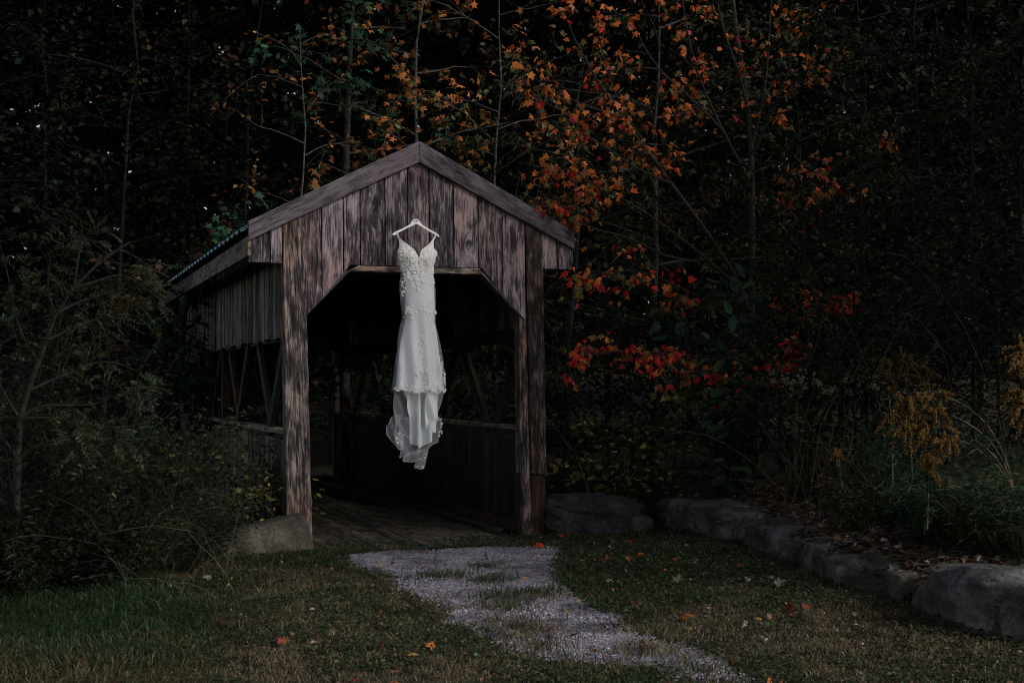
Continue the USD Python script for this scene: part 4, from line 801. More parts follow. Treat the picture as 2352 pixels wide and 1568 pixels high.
# dark thicket along the right side
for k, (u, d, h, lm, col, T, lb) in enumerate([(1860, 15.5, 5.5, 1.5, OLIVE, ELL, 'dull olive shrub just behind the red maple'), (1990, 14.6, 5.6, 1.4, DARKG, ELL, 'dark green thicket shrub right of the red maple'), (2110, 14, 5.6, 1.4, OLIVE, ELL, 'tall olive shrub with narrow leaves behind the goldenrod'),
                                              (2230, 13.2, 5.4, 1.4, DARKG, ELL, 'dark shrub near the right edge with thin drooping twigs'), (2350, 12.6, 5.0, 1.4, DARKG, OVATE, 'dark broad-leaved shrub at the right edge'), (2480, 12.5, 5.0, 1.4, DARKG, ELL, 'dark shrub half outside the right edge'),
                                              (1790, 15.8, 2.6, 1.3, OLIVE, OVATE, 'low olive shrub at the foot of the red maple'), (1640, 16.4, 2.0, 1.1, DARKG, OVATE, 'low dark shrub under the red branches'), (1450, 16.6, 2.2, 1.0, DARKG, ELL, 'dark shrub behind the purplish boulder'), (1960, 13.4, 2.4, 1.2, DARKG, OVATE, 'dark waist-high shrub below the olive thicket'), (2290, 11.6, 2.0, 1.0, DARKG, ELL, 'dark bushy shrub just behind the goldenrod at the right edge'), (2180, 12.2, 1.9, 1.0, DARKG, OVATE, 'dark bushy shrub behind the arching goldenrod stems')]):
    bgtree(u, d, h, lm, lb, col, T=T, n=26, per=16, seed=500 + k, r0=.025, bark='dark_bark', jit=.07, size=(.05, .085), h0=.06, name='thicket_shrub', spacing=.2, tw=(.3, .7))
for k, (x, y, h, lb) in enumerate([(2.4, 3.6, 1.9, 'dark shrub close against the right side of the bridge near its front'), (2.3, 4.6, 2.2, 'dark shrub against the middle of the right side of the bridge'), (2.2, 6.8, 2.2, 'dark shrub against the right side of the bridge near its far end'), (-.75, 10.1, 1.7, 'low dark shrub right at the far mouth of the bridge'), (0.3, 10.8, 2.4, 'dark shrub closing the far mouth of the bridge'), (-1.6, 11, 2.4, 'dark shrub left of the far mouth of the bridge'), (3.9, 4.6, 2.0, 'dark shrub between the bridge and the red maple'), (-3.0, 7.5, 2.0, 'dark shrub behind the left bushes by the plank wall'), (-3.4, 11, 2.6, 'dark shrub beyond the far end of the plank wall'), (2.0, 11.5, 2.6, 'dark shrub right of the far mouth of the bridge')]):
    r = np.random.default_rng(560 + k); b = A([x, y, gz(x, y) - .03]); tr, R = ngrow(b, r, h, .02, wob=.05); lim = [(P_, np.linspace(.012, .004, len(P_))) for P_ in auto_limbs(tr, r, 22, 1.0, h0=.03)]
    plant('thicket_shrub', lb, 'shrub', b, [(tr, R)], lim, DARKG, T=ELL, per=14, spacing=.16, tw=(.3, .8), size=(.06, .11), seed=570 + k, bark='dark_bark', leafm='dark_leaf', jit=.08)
# long bare arching twigs of the thicket
r = np.random.default_rng(600); P = []
for k in range(120):
    u0 = r.uniform(1780, 2420) if k < 110 else r.uniform(1250, 1800); d0 = r.uniform(11.2, 13.6) if k < 110 else r.uniform(13.2, 15); b = W(u0, d0); a_ = r.uniform(0, 6.28); h = r.uniform(.5, 2.3); L = r.uniform(.5, 1.5); t = np.linspace(0, 1, 9)[:, None]
    P.append(b + UPV * (h * (1.6 * t - .7 * t ** 2)) + A([np.cos(a_), np.sin(a_), 0]) * L * t ** 1.5 + np.cumsum(r.normal(size=(9, 3)), 0) * .03)
P = A(P); V, F = tubes(P, np.linspace(.0045, .0014, 9)[None] * r.uniform(.6, 1.2, (len(P), 1))); put('bramble', V, F, 'dark_stem', kind='stuff', label='bare arching bramble stems tangled in the right thicket', cat='brambles')

# saplings with broad leaves behind the boulder and the wall
def shrub(u, d, h, spread, label, col, T, seed, n=7, per=7, size=(.05, .08), spacing=.13, tw=(.12, .3), bark='twig', name='sapling', individual=0, arch=.3, r0=.010, base=None, group=None, **k):
    r = np.random.default_rng(seed); b = W(u, d) if base is None else A(base); st = []
    for i in range(n):
        a_ = i * 2.4 + r.uniform(-.4, .4); t = np.linspace(0, 1, 9)[:, None]; hh = h * r.uniform(.65, 1.05); sp_ = spread * r.uniform(.3, 1.0)
        st.append((b + A([np.cos(a_), np.sin(a_), 0]) * (.04 + sp_ * t ** 1.4) + UPV * hh * (t * (1 + arch) - arch * t ** 2) + np.cumsum(r.normal(size=(9, 3)), 0) * .012 * h, np.linspace(r0, r0 * .3, 9)))
    k.setdefault('s0', .04)
    return plant(name, label, 'shrub', b, [], st, col, T=T, per=per, spacing=spacing, tw=tw, size=size, seed=seed + 1, bark=bark, individual=individual, twig_r=.0022, group=group, **k)
shrub(1340, 14.25, .75, .55, 'low sapling with yellowish oval leaves behind the purplish boulder', YELG, OVATE, 700, n=6, per=5, size=(.06, .095), individual=60, face=.5)
shrub(1425, 14.3, 1.05, .45, 'upright sapling with oval leaves above the purplish boulder', YELG, OVATE, 702, n=7, per=5, size=(.06, .09), individual=70, face=.5)
shrub(1530, 14.3, 1.15, .5, 'thin sapling with oval olive leaves behind the first wall block', YELG, OVATE, 704, n=6, per=5, size=(.05, .085), individual=50, face=.5)
shrub(1690, 14.0, 1.25, .6, 'broad-leaved green bush behind the wall below the red leaves', GREEN, OVATE, 706, n=9, per=7, size=(.07, .12), individual=80, face=.5)
shrub(1830, 13.2, 1.35, .5, 'tall leafy stem with paired light green leaves left of the goldenrod', GREEN, OVATE, 708, n=7, per=6, size=(.06, .10), individual=50, face=.4)
shrub(1660, 13.8, 2.35, .5, 'large dark green compound-leaved shrub beside the red branches', DEEPG, ELL, 710, n=6, per=5, size=(.13, .2), spacing=.22, individual=50, face=.4)
shrub(1960, 12.6, 2.4, .5, 'climbing vine with pale heart-shaped leaves in the thicket', GREEN, OVATE, 712, n=6, per=5, size=(.06, .10), individual=50, face=.5, spacing=.22)

# left: the tree with feathery leaves, and the bushes before the bridge's side wall
lb = W(8, 9.9); lb[2] = gz(lb[0], lb[1])
lt = L3((8, 1372, 9.9), (36, 1190, 9.9), (46, 960, 9.9), (90, 832, 9.9), (128, 722, 9.95), (170, 662, 10.0), (230, 600, 10.1), (300, 555, 10.2)); 
ll = [L3((90, 832, 9.9), (40, 740, 9.8), (20, 640, 9.8), (0, 560, 9.8)), L3((60, 900, 9.9), (150, 860, 10.2), (240, 830, 10.5), (310, 850, 10.7)), L3((110, 780, 9.9), (200, 740, 10.2), (270, 710, 10.4), (290, 665, 10.5)),
      L3((128, 722, 9.95), (190, 690, 10.1), (260, 670, 10.3), (330, 655, 10.5)), L3((170, 662, 10), (180, 590, 10.1), (190, 520, 10.1), (150, 480, 10.1)), L3((128, 722, 9.95), (110, 650, 10), (120, 580, 10), (170, 545, 10)),
      L3((230, 600, 10.1), (280, 575, 10.2), (310, 590, 10.3), (345, 600, 10.3)), L3((46, 960, 9.9), (110, 930, 10.1), (200, 930, 10.3), (280, 900, 10.4)), L3((40, 1050, 9.9), (-40, 900, 9.7), (-60, 760, 9.6)),
      L3((170, 662, 10), (240, 640, 10.1), (280, 630, 10.2), (320, 670, 10.3)), L3((46, 960, 9.9), (-10, 860, 9.8), (-50, 700, 9.8)), L3((46, 960, 9.9), (150, 960, 10.4), (280, 980, 10.8), (360, 960, 11)), L3((40, 1050, 9.9), (100, 1020, 9.8), (180, 1000, 9.7), (250, 1010, 9.7))]
plant('locust_tree', 'young tree with feathery compound leaves and a crooked trunk at the left edge', 'tree', lb, [(lt, np.linspace(.034, .008, 12))], [(P, np.linspace(.012, .003, len(P))) for P in ll], pick([(.03, .045, .018), (.042, .055, .022), (.022, .037, .018)]), T=ELL, per=5, spacing=.15, tw=(.15, .45), size=(.034, .048), seed=801, bark='bark', pinnate=11, face=.35, nup=.8, droop=.25, individual=240, jit=.01, up=.1)
for k, (u, d, h, sp_, col, lbl) in enumerate([(560, 12.75, 1.0, .42, OLIVE, 'small-leaved olive bush in front of the low plank wall beside the left post'), (615, 12.75, .75, .2, YELG, 'yellowish leafy sprig climbing the plank wall beside the left post'), (450, 12.2, 1.0, .6, GREEN, 'rounded green bush before the left trusses'), (320, 10.9, 1.25, .8, OLIVE, 'wide olive bush between the feathery tree and the plank wall'),
                                           (200, 10.5, 1.4, .8, GREEN, 'dense green bush under the feathery tree'), (70, 10.2, 1.4, .7, DARKG, 'dark bush at the left edge behind the crooked trunk'), (220, 12.2, 1.9, .8, DARKG, 'tall dark bush behind the feathery tree'), (70, 12.5, 2.3, 1.0, DARKG, 'tall dark bush at the left edge behind the others'), (380, 13.6, 1.1, .6, DARKG, 'dark bush close to the far end of the plank wall'), (-40, 11, 2.0, .8, DARKG, 'dark bush cut off by the left edge')]):
    shrub(u, d, h, sp_, lbl, col, ELL, 820 + 2 * k, n=13, per=6, size=(.038, .065) if k != 1 else (.05, .08), spacing=.075, tw=(.15, .42), name='bush', individual=60 if k < 5 else 0, face=.3, r0=.012)
r = np.random.default_rng(640); P = []
for k in range(70):
    b = W(r.uniform(-20, 640), r.uniform(9.6, 11.8)); a_ = r.uniform(0, 6.28); h = r.uniform(.3, .95); L = r.uniform(.5, 1.4); t = np.linspace(0, 1, 9)[:, None]
    P.append(b + UPV * (h * (1.9 * t - 1.1 * t ** 2)) + A([np.cos(a_), np.sin(a_), 0]) * L * t ** 1.3 + np.cumsum(r.normal(size=(9, 3)), 0) * .02)
P = A(P); V, F = tubes(P, np.linspace(.003, .0012, 9)[None] * r.uniform(.6, 1.2, (len(P), 1))); put('bramble', V, F, 'dark_stem', kind='stuff', label='thin bare bramble stems arching through the left bushes', cat='brambles')

for k, (u, d, h, sp_, T, lbl) in enumerate([(60, 9.7, .55, .5, LANCE, 'low weeds round the crooked trunk at the left edge'), (180, 10.0, .6, .5, OVATE, 'low dark weeds under the feathery tree'), (300, 10.4, .55, .5, LANCE, 'low fern-like weeds under the wide olive bush'), (410, 11.0, .55, .45, LANCE, 'weedy clump left of the slab boulder'), (480, 11.9, .5, .3, LANCE, 'dark grassy weeds touching the slab boulder'), (-30, 9.6, .6, .5, OVATE, 'low weeds cut off by the left edge')]):
    shrub(u, d, h, sp_, lbl, DARKG if k % 2 else GREEN, T, 860 + 2 * k, n=22, per=9, size=(.035, .07), spacing=.05, tw=(.06, .2), name='weed_clump', r0=.003)
# goldenrod
def goldenrod(stems, label, seed, col=((.19, .108, .026), (.13, .075, .02), (.25, .155, .05)), plume=.15, dens=1.0):
    r = np.random.default_rng(seed); b = stems[0][0]; th_ = thing('goldenrod', label, 'wildflower', b)
    for S in stems:
        put('stem', *tube(S, np.linspace(.005, .002, len(S)), 5), 'dry_stem', th_, smooth=True)
    LP, LH, LN, LZ = [], [], [], []; FP = []
    for S in stems:
        n = int(60 * dens); t = r.uniform(.15, .85, n) * (len(S) - 1.001); i = t.astype(int); P = S[i] + (S[i + 1] - S[i]) * (t - i)[:, None]; d = unit(S[i + 1] - S[i])
        LP.append(P); LH.append(unit(d * .6 + r.normal(size=(n, 3)) * .8)); LN.append(unit(UPV + r.normal(size=(n, 3)) * .3)); LZ.append(r.uniform(.05, .10, n))
        for q in range(int(28 * dens)):                        # side sprays of the plume
            t0 = r.uniform(.72, 1.0) * (len(S) - 1.001); i0 = int(t0); p0 = S[i0] + (S[i0 + 1] - S[i0]) * (t0 - i0); d = unit(S[i0 + 1] - S[i0])
            side = unit(d * .5 + r.normal(size=3) * .9 + UPV * .15); L = plume * r.uniform(.35, 1) * (1.25 - t0 / len(S) * .5); tt = np.linspace(.1, 1, 34)[:, None]
            FP.append(p0 + side * L * tt - UPV * L * .55 * tt ** 2 + r.normal(size=(34, 3)) * .007)
    P, H, N, Z = (np.vstack(LP), np.vstack(LH), np.vstack(LN), np.concatenate(LZ)); V, f = leaf_geo(P, H, N, Z, LANCE); Vf, F = flat(V, f)
    put('leaves', Vf, F, 'leaf', th_, tint=np.repeat(DEEPG(P, r), 4, 0), kind='stuff')
    FP = np.vstack(FP); n = len(FP); V, F = shapes_at(FP, r.uniform(.0045, .010, n) , octV, octF, rand_rot(n, r)); put('flower_head', V, F, 'petal', th_, tint=np.repeat(A(col)[r.integers(0, len(col), n)] * r.uniform(.7, 1.2, (n, 1)), 6, 0), kind='stuff')
def arcs(u0, v0, d0, tips, d1): 
    return [L3((u0, v0, d0), (u0 + (a - u0) * .25, v0 + (b - v0) * .55 - h, d0 * .6 + d1 * .4), (u0 + (a - u0) * .65, b - h * .35, d1), (a, b, d1)) for a, b, h in tips]
goldenrod(arcs(2330, 1130, 9.6, [(2050, 925, 50), (2042, 960, 40), (2066, 990, 25), (2110, 1012, 10)], 9.3), 'goldenrod with arching stems and heavy ochre plumes bent to the left', 901)
goldenrod([L3((2130, 1215, 9.0), (2132, 1130, 9.0), (2134, 1080, 9.0), (2136, 1050, 9.0))], 'small upright goldenrod with one dull yellow plume above the bank grass', 902, plume=.12)
goldenrod([L3((2360, 1120, 8.6), (2358, 1000, 8.6), (2352, 860, 8.6), (2345, 790, 8.6)), L3((2375, 1120, 8.6), (2372, 1020, 8.6), (2356, 930, 8.6), (2345, 900, 8.6))], 'bright goldenrod cut off by the right edge', 903, plume=.2)
goldenrod([L3((2095, 1110, 10.6), (2090, 980, 10.6), (2080, 870, 10.6), (2070, 810, 10.6)), L3((2120, 1110, 10.7), (2118, 1000, 10.7), (2128, 890, 10.7), (2122, 820, 10.7)), L3((2050, 1110, 10.6), (2050, 1000, 10.6), (2040, 880, 10.6), (2045, 830, 10.6))], 'faded brown goldenrod standing dimly behind the arching one', 904, col=((.09, .06, .02), (.07, .05, .018)), plume=.18)
goldenrod([L3((1935, 1120, 10.6), (1930, 1080, 10.6), (1922, 1050, 10.6), (1916, 1038, 10.6))], 'tiny rust-brown goldenrod at the end of the wall litter', 905, col=((.18, .10, .03),), plume=.1, dens=.6)
for k, (u, v) in enumerate([(2190, 1170), (2213, 1163)]):
    p = at_d(u, v + 8, 9.5); g0 = A([p[0] + .02, p[1] + .03, gz(p[0], p[1])]); ft = thing('aster', ['left one of two small violet asters in the bank grass', 'right one of two small violet asters in the bank grass'][k], 'wildflower', g0)
    put('stem', *tube(smooth_line([g0, (g0 + p) / 2 + .01, p], 6), .0015, 4), 'dry_stem', ft)
    a_ = np.linspace(0, 6.28, 14)[:-1]; H = np.stack([np.cos(a_), np.sin(a_) * .5, .5 + .5 * np.sin(a_)], 1); V, f = leaf_geo(np.repeat(p[None], 13, 0), H, np.tile(UPV - FWD, (13, 1)), np.full(13, .013), LANCE); Vf, F = flat(V, f)
    put('petals', Vf, F, 'petal', ft, tint=np.tile(A([[.25, .14, .5]]), (len(Vf), 1)))

# ------------------------------------------------------------------ grass
def blades(P, h, w, lean, r, col, flop=0.):
    n = len(P); a_ = r.uniform(0, 6.28, n); side = np.stack([np.cos(a_), np.sin(a_), 0 * a_], 1); f_ = r.uniform(0, 6.28, n)
    ld = np.stack([np.cos(f_), np.sin(f_), 0 * f_], 1) * (lean * r.uniform(.2, 1.2, n))[:, None]
    if np.ndim(flop): ld = ld + flop
    m_ = P + UPV * (h * .6)[:, None] + ld * (h * .35)[:, None]; tp = P + UPV * (h * (1 - .35 * np.clip(np.linalg.norm(ld, axis=1), 0, 1.6)))[:, None] + ld * h[:, None]
    hw = (w / 2)[:, None] * side
    V = np.stack([P - hw, P + hw, m_ + hw * .75, m_ - hw * .75, tp], 1); F = A([[0, 1, 2], [0, 2, 3], [3, 2, 4]])
    return flat(V, F)[0], flat(V, F)[1], np.repeat(col, 5, 0)
def on_ground(n, r, v0=1180, v1=1640, d0=6.2, d1=13.2):
    d = np.sqrt(r.uniform(d0 ** 2, d1 ** 2, n)); u = r.uniform(-120, 2470, n); P = CAM + (FWD[None] + RIGHT[None] * ((u - 1176) / 3190)[:, None]) * d[:, None]
    return P[:, :2]
r = np.random.default_rng(1000)
q = on_ground(330000, r); wx = WALLX(q[:, 1]); x, y = q.T
lawn = (x < wx - .02 + .1 * r.random(len(x))) & (y < .35) & ~((np.abs(x) < 1.2) & (y > -.28))
inp = in_path(x, y); dist_in = shapely.distance(shapely.points(q), PATH.exterior); dist = shapely.distance(shapely.points(q), PATH)
tuft = .5 * meshkit.fbm(np.c_[q * 3.1, 0 * x], 3, 31) + .5 * meshkit.noise(np.c_[q * 11., 0 * x], 32); q2 = np.c_[q * .9, 0 * x]
spots = A([at_z(*s)[:2] for s in [(1110, 1300), (1125, 1332), (1185, 1362), (1150, 1388), (1230, 1360), (1155, 1435), (1215, 1442), (1260, 1445), (1180, 1455), (1490, 1490), (1010, 1320), (1320, 1290), (1560, 1530), (1700, 1590), (1180, 1490)]]); sz = A([.12, .15, .22, .18, .2, .22, .12, .1, .15, .20, .2, .12, .16, .5, .22])
near = (np.exp(-(((q[:, None] - spots[None]) / sz[None, :, None]) ** 2).sum(-1)).max(1))
bare = meshkit.fbm(np.c_[q * 3.3, 0 * x], 4, 17)
keepp = np.where(inp, near * .65 + np.clip((.32 - bare) * 5 - dist_in * 5, 0, .4) + (tuft > .72) * .10, np.clip(.35 + dist * 2.2, 0, 1) * np.clip((tuft - .34) * 4.2, .10, 1.0))
keep = lawn & (r.random(len(q)) < keepp); q, tf, ds, ip = q[keep], tuft[keep], dist[keep], inp[keep]; x, y = q.T; n = len(q)
dry = np.clip((meshkit.fbm(np.c_[q * .8, 0 * x], 4, 12) - .42) * 4 + 1.6 * (meshkit.noise(np.c_[q * 7., 0 * x], 36) - .5) + .25 * (x < -1.4) + r.normal(size=n) * .25, 0, 1)
gcol = (1 - dry)[:, None] * (A([[.022, .033, .010]]) * r.uniform(.4, 1.8, (n, 1)) * r.uniform(.9, 1.1, (n, 3))) + dry[:, None] * (A([[.115, .09, .052]]) * r.uniform(.35, 1.6, (n, 1)))
h = r.uniform(.018, .042, n) * (1 + .8 * (tf > .62)) * np.where(ip, 1.6, 1.0); V, F, C = blades(np.c_[x, y, ground_h(x, y) - .003 + .012 * ip], h, r.uniform(.0035, .009, n), r.uniform(.6, 2.4, n), r, gcol)
put('lawn_grass', V, F, 'blade', tint=C, kind='stuff', label='short patchy lawn, partly dry, on both sides of the path', cat='grass')
q = on_ground(150000, r); x, y = q.T; cl = meshkit.fbm(np.c_[q * 1.4, 0 * x], 3, 55); kp = (x < WALLX(y) - .05) & (y < .2) & ~in_path(x, y, .02) & (cl > .44); q = q[kp][:52000]; n = len(q); x, y = q.T
V, f = leaf_geo(np.c_[x, y, ground_h(x, y) + r.uniform(.008, .04, n)], unit(r.normal(size=(n, 3)) * A([1, 1, .3])), unit(UPV + r.normal(size=(n, 3)) * .45), r.uniform(.012, .034, n), OVATE); Vf, F = flat(V, f)
put('clover', Vf, F, 'leaf', tint=np.repeat(pick([(.02, .042, .017), (.03, .052, .022), (.034, .04, .014)])(q, r), 7, 0), kind='stuff', label='low clover and weeds spread through the lawn', cat='ground cover')
q = on_ground(26000, r); x, y = q.T; kp = (x < WALLX(y) - .05) & (y < .1) & (r.random(len(x)) < np.where(in_path(x, y), .12, 1)); q = q[kp]; x, y = q.T; n = len(q); a_ = r.uniform(0, 6.28, n); L = r.uniform(.03, .10, n); dd = np.stack([np.cos(a_), np.sin(a_), r.normal(size=n) * .2], 1) * L[:, None]
b = np.c_[x, y, ground_h(x, y) + r.uniform(.01, .035, n)]; hw = np.stack([-np.sin(a_), np.cos(a_), 0 * a_], 1) * .0022; V, F = flat(np.stack([b - hw, b + hw, b + dd + hw * .4, b + dd - hw * .4], 1), A([[0, 1, 2], [0, 2, 3]]))
put('dead_grass', V, F, 'blade', tint=np.repeat(A([[.14, .11, .065]]) * r.uniform(.3, 1.5, (n, 1)), 4, 0), kind='stuff', label='dead straw-coloured grass lying flat in the lawn', cat='grass')
# long lush and dead grass at the lower left
r = np.random.default_rng(1100)
q = on_ground(90000, r, d0=6.2, d1=11.5); x, y = q.T; d3 = np.c_[q, 0 * x - .03]; u, v, z, vis = visible(d3, 200)
lim = 520 - (v - 1290) * .05 - 240 * np.clip((1400 - v) / 120, 0, 1) + 160 * (meshkit.fbm(np.c_[q * 1.3, 0 * x], 3, 6) - .5)
kp = (u < lim) & (v > 1230) & (r.random(len(q)) < np.clip((lim - u) / 160, 0, 1)); q, u, v = q[kp][:52000], u[kp][:52000], v[kp][:52000]; n = len(q); x, y = q.T
gr = np.clip((meshkit.fbm(np.c_[q * 1.1, 0 * x], 3, 19) - .31) * 5 + r.normal(size=n) * .3, 0, 1)[:, None]
gcol = gr * A([[.017, .036, .012]]) * r.uniform(.35, 1.7, (n, 1)) + (1 - gr) * A([[.08, .062, .026]]) * r.uniform(.3, 1.3, (n, 1))
ft = meshkit.fbm(np.c_[q * .9, 0 * x], 2, 23); fl = np.stack([np.cos(ft * 16), np.sin(ft * 16), 0 * ft], 1) * .9
V, F, C = blades(np.c_[x, y, ground_h(x, y) - .01], r.uniform(.04, .14, n), r.uniform(.005, .011, n), r.uniform(.5, 2.6, n), r, gcol, fl)
put('long_grass', V, F, 'blade', tint=C, kind='stuff', label='long flopping green and straw-coloured grass at the lower left', cat='grass')
# rough grass and weeds on the bank at the right
q = on_ground(150000, r, d0=6.5, d1=12.6); x, y = q.T; off = x - WALLX(y); kp = (off > np.interp(y, [-6.5, -4, -1, 1], [.45, .85, 1.35, 1.6]) + .5 * (meshkit.fbm(np.c_[q * 1.5, 0 * x], 3, 3) - .3)) & (y < 1.5); q, off = q[kp][:52000], off[kp][:52000]; n = len(q); x, y = q.T
gr = np.clip((meshkit.fbm(np.c_[q * .9, 0 * x], 3, 29) - .40) * 5 + r.normal(size=n) * .3, 0, 1)[:, None]
gcol = gr * A([[.018, .044, .017]]) * r.uniform(.4, 2.0, (n, 1)) + (1 - gr) * A([[.085, .072, .04]]) * r.uniform(.3, 1.6, (n, 1))
ft = meshkit.fbm(np.c_[q * .9, 0 * x], 2, 23); fl = np.stack([np.cos(ft * 16), np.sin(ft * 16), 0 * ft], 1) * .5
V, F, C = blades(np.c_[x, y, ground_h(x, y) - .01], r.uniform(.14, .50, n) * np.clip(off, .5, 1.2), r.uniform(.004, .008, n), np.full(n, .8), r, gcol, fl)
put('bank_grass', V, F, 'blade', tint=C, kind='stuff', label='rough long grass covering the bank above the stone wall', cat='grass')
for k, (u, d, h, sp_, col, lbl) in enumerate([(1990, 11.0, .45, .35, GREEN, 'low bushy weed on the bank behind the wall litter'), (2140, 10.0, .5, .35, DEEPG, 'fresh green weed clump under the small goldenrod'), (2240, 9.4, .5, .4, GREEN, 'green weed clump beside the violet asters'), (2350, 9.2, .5, .4, DEEPG, 'dark weed clump at the right edge of the bank'), (2060, 11.4, .7, .4, DEEPG, 'taller weed clump behind the low bank weeds')]):
    shrub(u, d, h, sp_, lbl, col, LANCE, 1200 + 2 * k, n=18, per=9, size=(.05, .09), spacing=.05, tw=(.06, .16), name='weed_clump', r0=.004, bark='dry_stem', individual=0)

# ------------------------------------------------------------------ fallen leaves
r = np.random.default_rng(1300)
LITT = pick([(.12, .075, .05), (.17, .13, .11), (.07, .044, .027), (.22, .18, .18), (.09, .034, .02), (.05, .034, .022), (.2, .03, .025)], [.2, .2, .2, .12, .12, .12, .04])
q = on_ground(60000, r, d0=6.8, d1=14.5); x, y = q.T; off = x - WALLX(y); kp = (off > .02 + .25 * r.random(len(x))) & (off < np.interp(y, [-6.5, -4, -1, 1], [.7, .9, 1.5, 1.8]) + .5 * r.normal(size=len(x))) & (y < 1.6); q, off = q[kp][:8000], off[kp][:8000]; x, y = q.T; n = len(q)
V, f = leaf_geo(np.c_[x, y, np.maximum(ground_h(x, y), np.where(off < .5, .175, 0)) + r.uniform(.005, .04, n)], unit(r.normal(size=(n, 3)) * A([1, 1, .3])), unit(UPV + r.normal(size=(n, 3)) * .45), r.uniform(.03, .075, n), MAPLE_S); Vf, F = flat(V, f)
put('leaf_litter', Vf, F, 'dry_leaf', tint=np.repeat(LITT(q, r), len(MAPLE_S[0]), 0), kind='stuff', label='brown and pale dead leaves lying along the top of the stone wall', cat='leaf litter')
q = on_ground(26000, r, d0=6.8, d1=14); x, y = q.T; off = x - WALLX(y); kp = (off > .1) & (off < 1.6); q = q[kp][:7000]; x, y = q.T; n = len(q); a_ = r.uniform(0, 6.28, n); L = r.uniform(.05, .2, n); dd = np.stack([np.cos(a_), np.sin(a_), r.normal(size=n) * .15], 1) * L[:, None]
b = np.c_[x, y, ground_h(x, y) + r.uniform(.005, .035, n)]; V, F = tubes(np.stack([b, b + dd / 2 + UPV * .008, b + dd], 1), np.full((n, 3), .0013)); put('straw', V, F, 'dry_stem', kind='stuff', label='dead straw and stalks strewn over the wall top', cat='straw')
q = on_ground(11000, r); x, y = q.T; kp = (x < WALLX(y) - .05) & (y < .1) & (r.random(len(x)) < np.where(x > .6, .75, .30)); q = q[kp]; x, y = q.T; n = len(q)
V, f = leaf_geo(np.c_[x, y, ground_h(x, y) + r.uniform(.008, .035, n)], unit(r.normal(size=(n, 3)) * A([1, 1, .3])), unit(UPV + r.normal(size=(n, 3)) * .6), r.uniform(.018, .045, n), curl(OVATE, .8, .5)); Vf, F = flat(V, f)
put('leaf_litter', Vf, F, 'dry_leaf', tint=np.repeat(LITT(q, r), 7, 0), kind='stuff', label='small curled dead leaves sprinkled over the lawn and path', cat='leaf litter')
col = dict(scarlet=(.42, .022, .02), red=(.24, .02, .02), darkred=(.04, .012, .010), orange=(.30, .09, .02), rust=(.13, .04, .016), tan=(.2, .125, .062), pale=(.17, .155, .13), pink=(.16, .125, .14), gold=(.24, .125, .028), brown=(.07, .042, .026))
word = dict(scarlet='bright scarlet', red='red', darkred='dark reddish-brown', orange='orange', rust='rust-coloured', tan='tan', pale='pale', pink='pinkish grey', gold='golden', brown='brown')
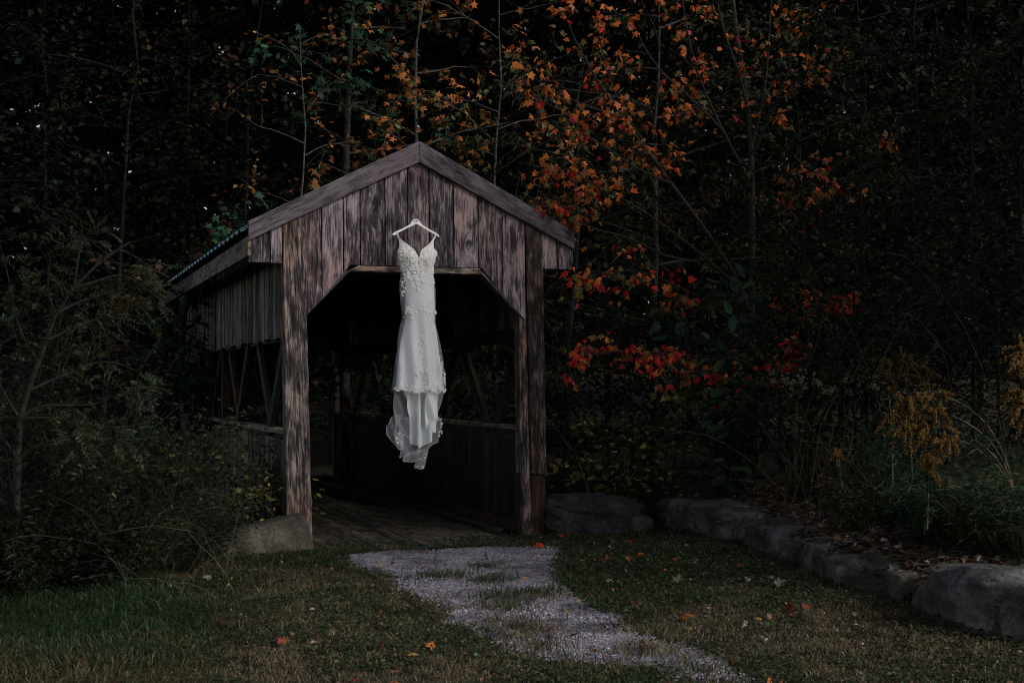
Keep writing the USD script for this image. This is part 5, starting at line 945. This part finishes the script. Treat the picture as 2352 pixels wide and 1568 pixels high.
fl_ = [(1241, 1250, 'scarlet', .10, 'at the right end of the bridge sill'), (1290, 1227, 'red', .08, 'at the foot of the purplish boulder'), (475, 1322, 'pale', .09, 'on the grass below the slab boulder'), (505, 1428, 'darkred', .14, 'on the dry lawn at left'), (655, 1465, 'rust', .1, 'on the lawn left of the path'),
       (868, 1478, 'rust', .08, 'on the dark lawn beside the orange leaf'), (987, 1474, 'orange', .10, 'on the lawn near the lower path edge'), (949, 1501, 'gold', .09, 'on the lawn below the orange leaf'), (817, 1556, 'scarlet', .06, 'at the bottom edge left of the path'), (785, 1530, 'darkred', .09, 'on the lower lawn near the bottom edge'),
       (875, 1292, 'gold', .08, 'at the upper left edge of the path'), (875, 1429, 'pink', .07, 'on the clover left of the path'), (871, 1401, 'rust', .07, 'on the lawn left of the narrow path'), (973, 1390, 'tan', .08, 'at the left path edge'), (1006, 1332, 'tan', .07, 'on the upper path'), (1168, 1335, 'pink', .07, 'in the middle of the path'),
       (1193, 1336, 'tan', .07, 'on the path beside a pinkish leaf'), (1303, 1369, 'gold', .10, 'at the right path edge'), (1324, 1378, 'tan', .13, 'lying long across the right path edge'), (1301, 1402, 'tan', .11, 'on the widest part of the path'), (1316, 1454, 'brown', .10, 'on the lower path'), (1361, 1489, 'rust', .08, 'at the bottom of the path'),
       (1104, 1460, 'tan', .08, 'beside the grass tuft in the path'), (1140, 1294, 'gold', .06, 'near the top of the path'), (1205, 1324, 'gold', .07, 'on the path beside a small brown leaf'), (1213, 1322, 'brown', .07, 'on the path touching a golden leaf'), (1295, 1349, 'pale', .08, 'on the grass at the right path edge'), (643, 1329, 'rust', .08, 'on the lawn below the left post'),
       (524, 1342, 'gold', .06, 'on the lawn under the pale leaf'), (570, 1511, 'darkred', .09, 'on the lower left lawn'), (912, 1563, 'orange', .08, 'at the bottom edge below the golden leaf'), (1397, 1278, 'red', .08, 'on the lawn right of the path'), (1445, 1240, 'red', .08, 'on the lawn before the first wall block'), (1446, 1279, 'orange', .07, 'on the lawn right of a red leaf'),
       (1476, 1268, 'orange', .09, 'on the lawn before the second wall block'), (1404, 1235, 'pink', .06, 'on the clover below the purplish boulder'), (1400, 1328, 'pale', .09, 'on the lawn right of the path bend'), (1557, 1329, 'pale', .11, 'with raised lobes in the middle of the right lawn'), (1573, 1250, 'pale', .08, 'against the second wall block'), (1716, 1324, 'pale', .09, 'on the grass below the third wall block'),
       (1630, 1344, 'pale', .09, 'curled on the right lawn'), (1793, 1337, 'pale', .10, 'standing on edge near the long low wall block'), (1680, 1345, 'brown', .08, 'beside a pale curled leaf on the right lawn'), (1463, 1378, 'darkred', .12, 'on the grass at the right path edge'), (1583, 1411, 'orange', .12, 'on the right lawn below the clover'), (1814, 1396, 'rust', .11, 'standing on the lawn before the long low block'),
       (1855, 1391, 'rust', .09, 'beside a larger rusty leaf before the long low block'), (1768, 1416, 'tan', .08, 'upright on the right lawn'), (1706, 1434, 'pale', .07, 'on the lower right lawn'), (1742, 1420, 'gold', .06, 'on the lower right lawn beside a tan leaf'), (1962, 1408, 'tan', .08, 'at the foot of the long low block'), (2218, 1457, 'brown', .11, 'leaning on the large rounded block'),
       (1773, 1554, 'orange', .14, 'at the bottom edge of the right lawn'), (1524, 1306, 'orange', .07, 'on the right lawn nearer the path'), (1547, 1280, 'rust', .08, 'on the lawn below the second block'), (1703, 1297, 'rust', .08, 'on the dark grass below the third block'), (1663, 1190, 'scarlet', .09, 'on the wall-top litter'), (1765, 1222, 'red', .06, 'on the litter beside the third block'),
       (1798, 1230, 'tan', .08, 'on the wall-top litter behind the third block'), (1790, 1145, 'pale', .11, 'standing upright at the back of the wall litter'), (2118, 1252, 'tan', .10, 'hanging in the bank grass'), (1586, 1442, 'gold', .06, 'on the lower lawn right of the path'), (1225, 1240, 'brown', .06, 'at the edge of the floor planks')]
for (u, v, c, s_, place) in fl_:
    P0 = at_z(u, v, 0.); 
    for _ in range(4): P0 = at_z(u, v, max(gz(P0[0], P0[1]), .17 if -.0 < P0[0] - WALLX(P0[1]) < .5 else -9) + .05)
    up_ = 'upright' in place or 'on edge' in place or 'raised' in place or 'standing' in place
    nn = unit(UPV * (.3 if up_ else 1.0) + r.normal(size=3) * .25 - FWD * (1 if up_ else .35)); hd = unit(r.normal(size=3) * A([1, 1, .2]) + (UPV if up_ else 0))
    T = MAPLE if c in ('scarlet', 'red', 'darkred', 'orange', 'pale', 'rust', 'pink') else OVATE
    s_ = s_ * .74; T = curl(T, r.uniform(-.3, .8), r.uniform(.1, .8)); V, f = leaf_geo(P0[None], hd[None], nn[None], A([s_]), T); V = V[0] - hd * s_ * .5; V = V + nn * (.2 * s_ * ((T[0][:, 0] ** 2) + (T[0][:, 1] - .5) ** 2))[:, None]
    put('fallen_leaf', V, f, 'dry_leaf', tint=np.tile(A(col[c]), (len(V), 1)) * 1.05 * r.uniform(.8, 1.1, (len(V), 1)), label=f'{word[c]} fallen leaf {place}', cat='leaf', group='fallen leaves on the ground')
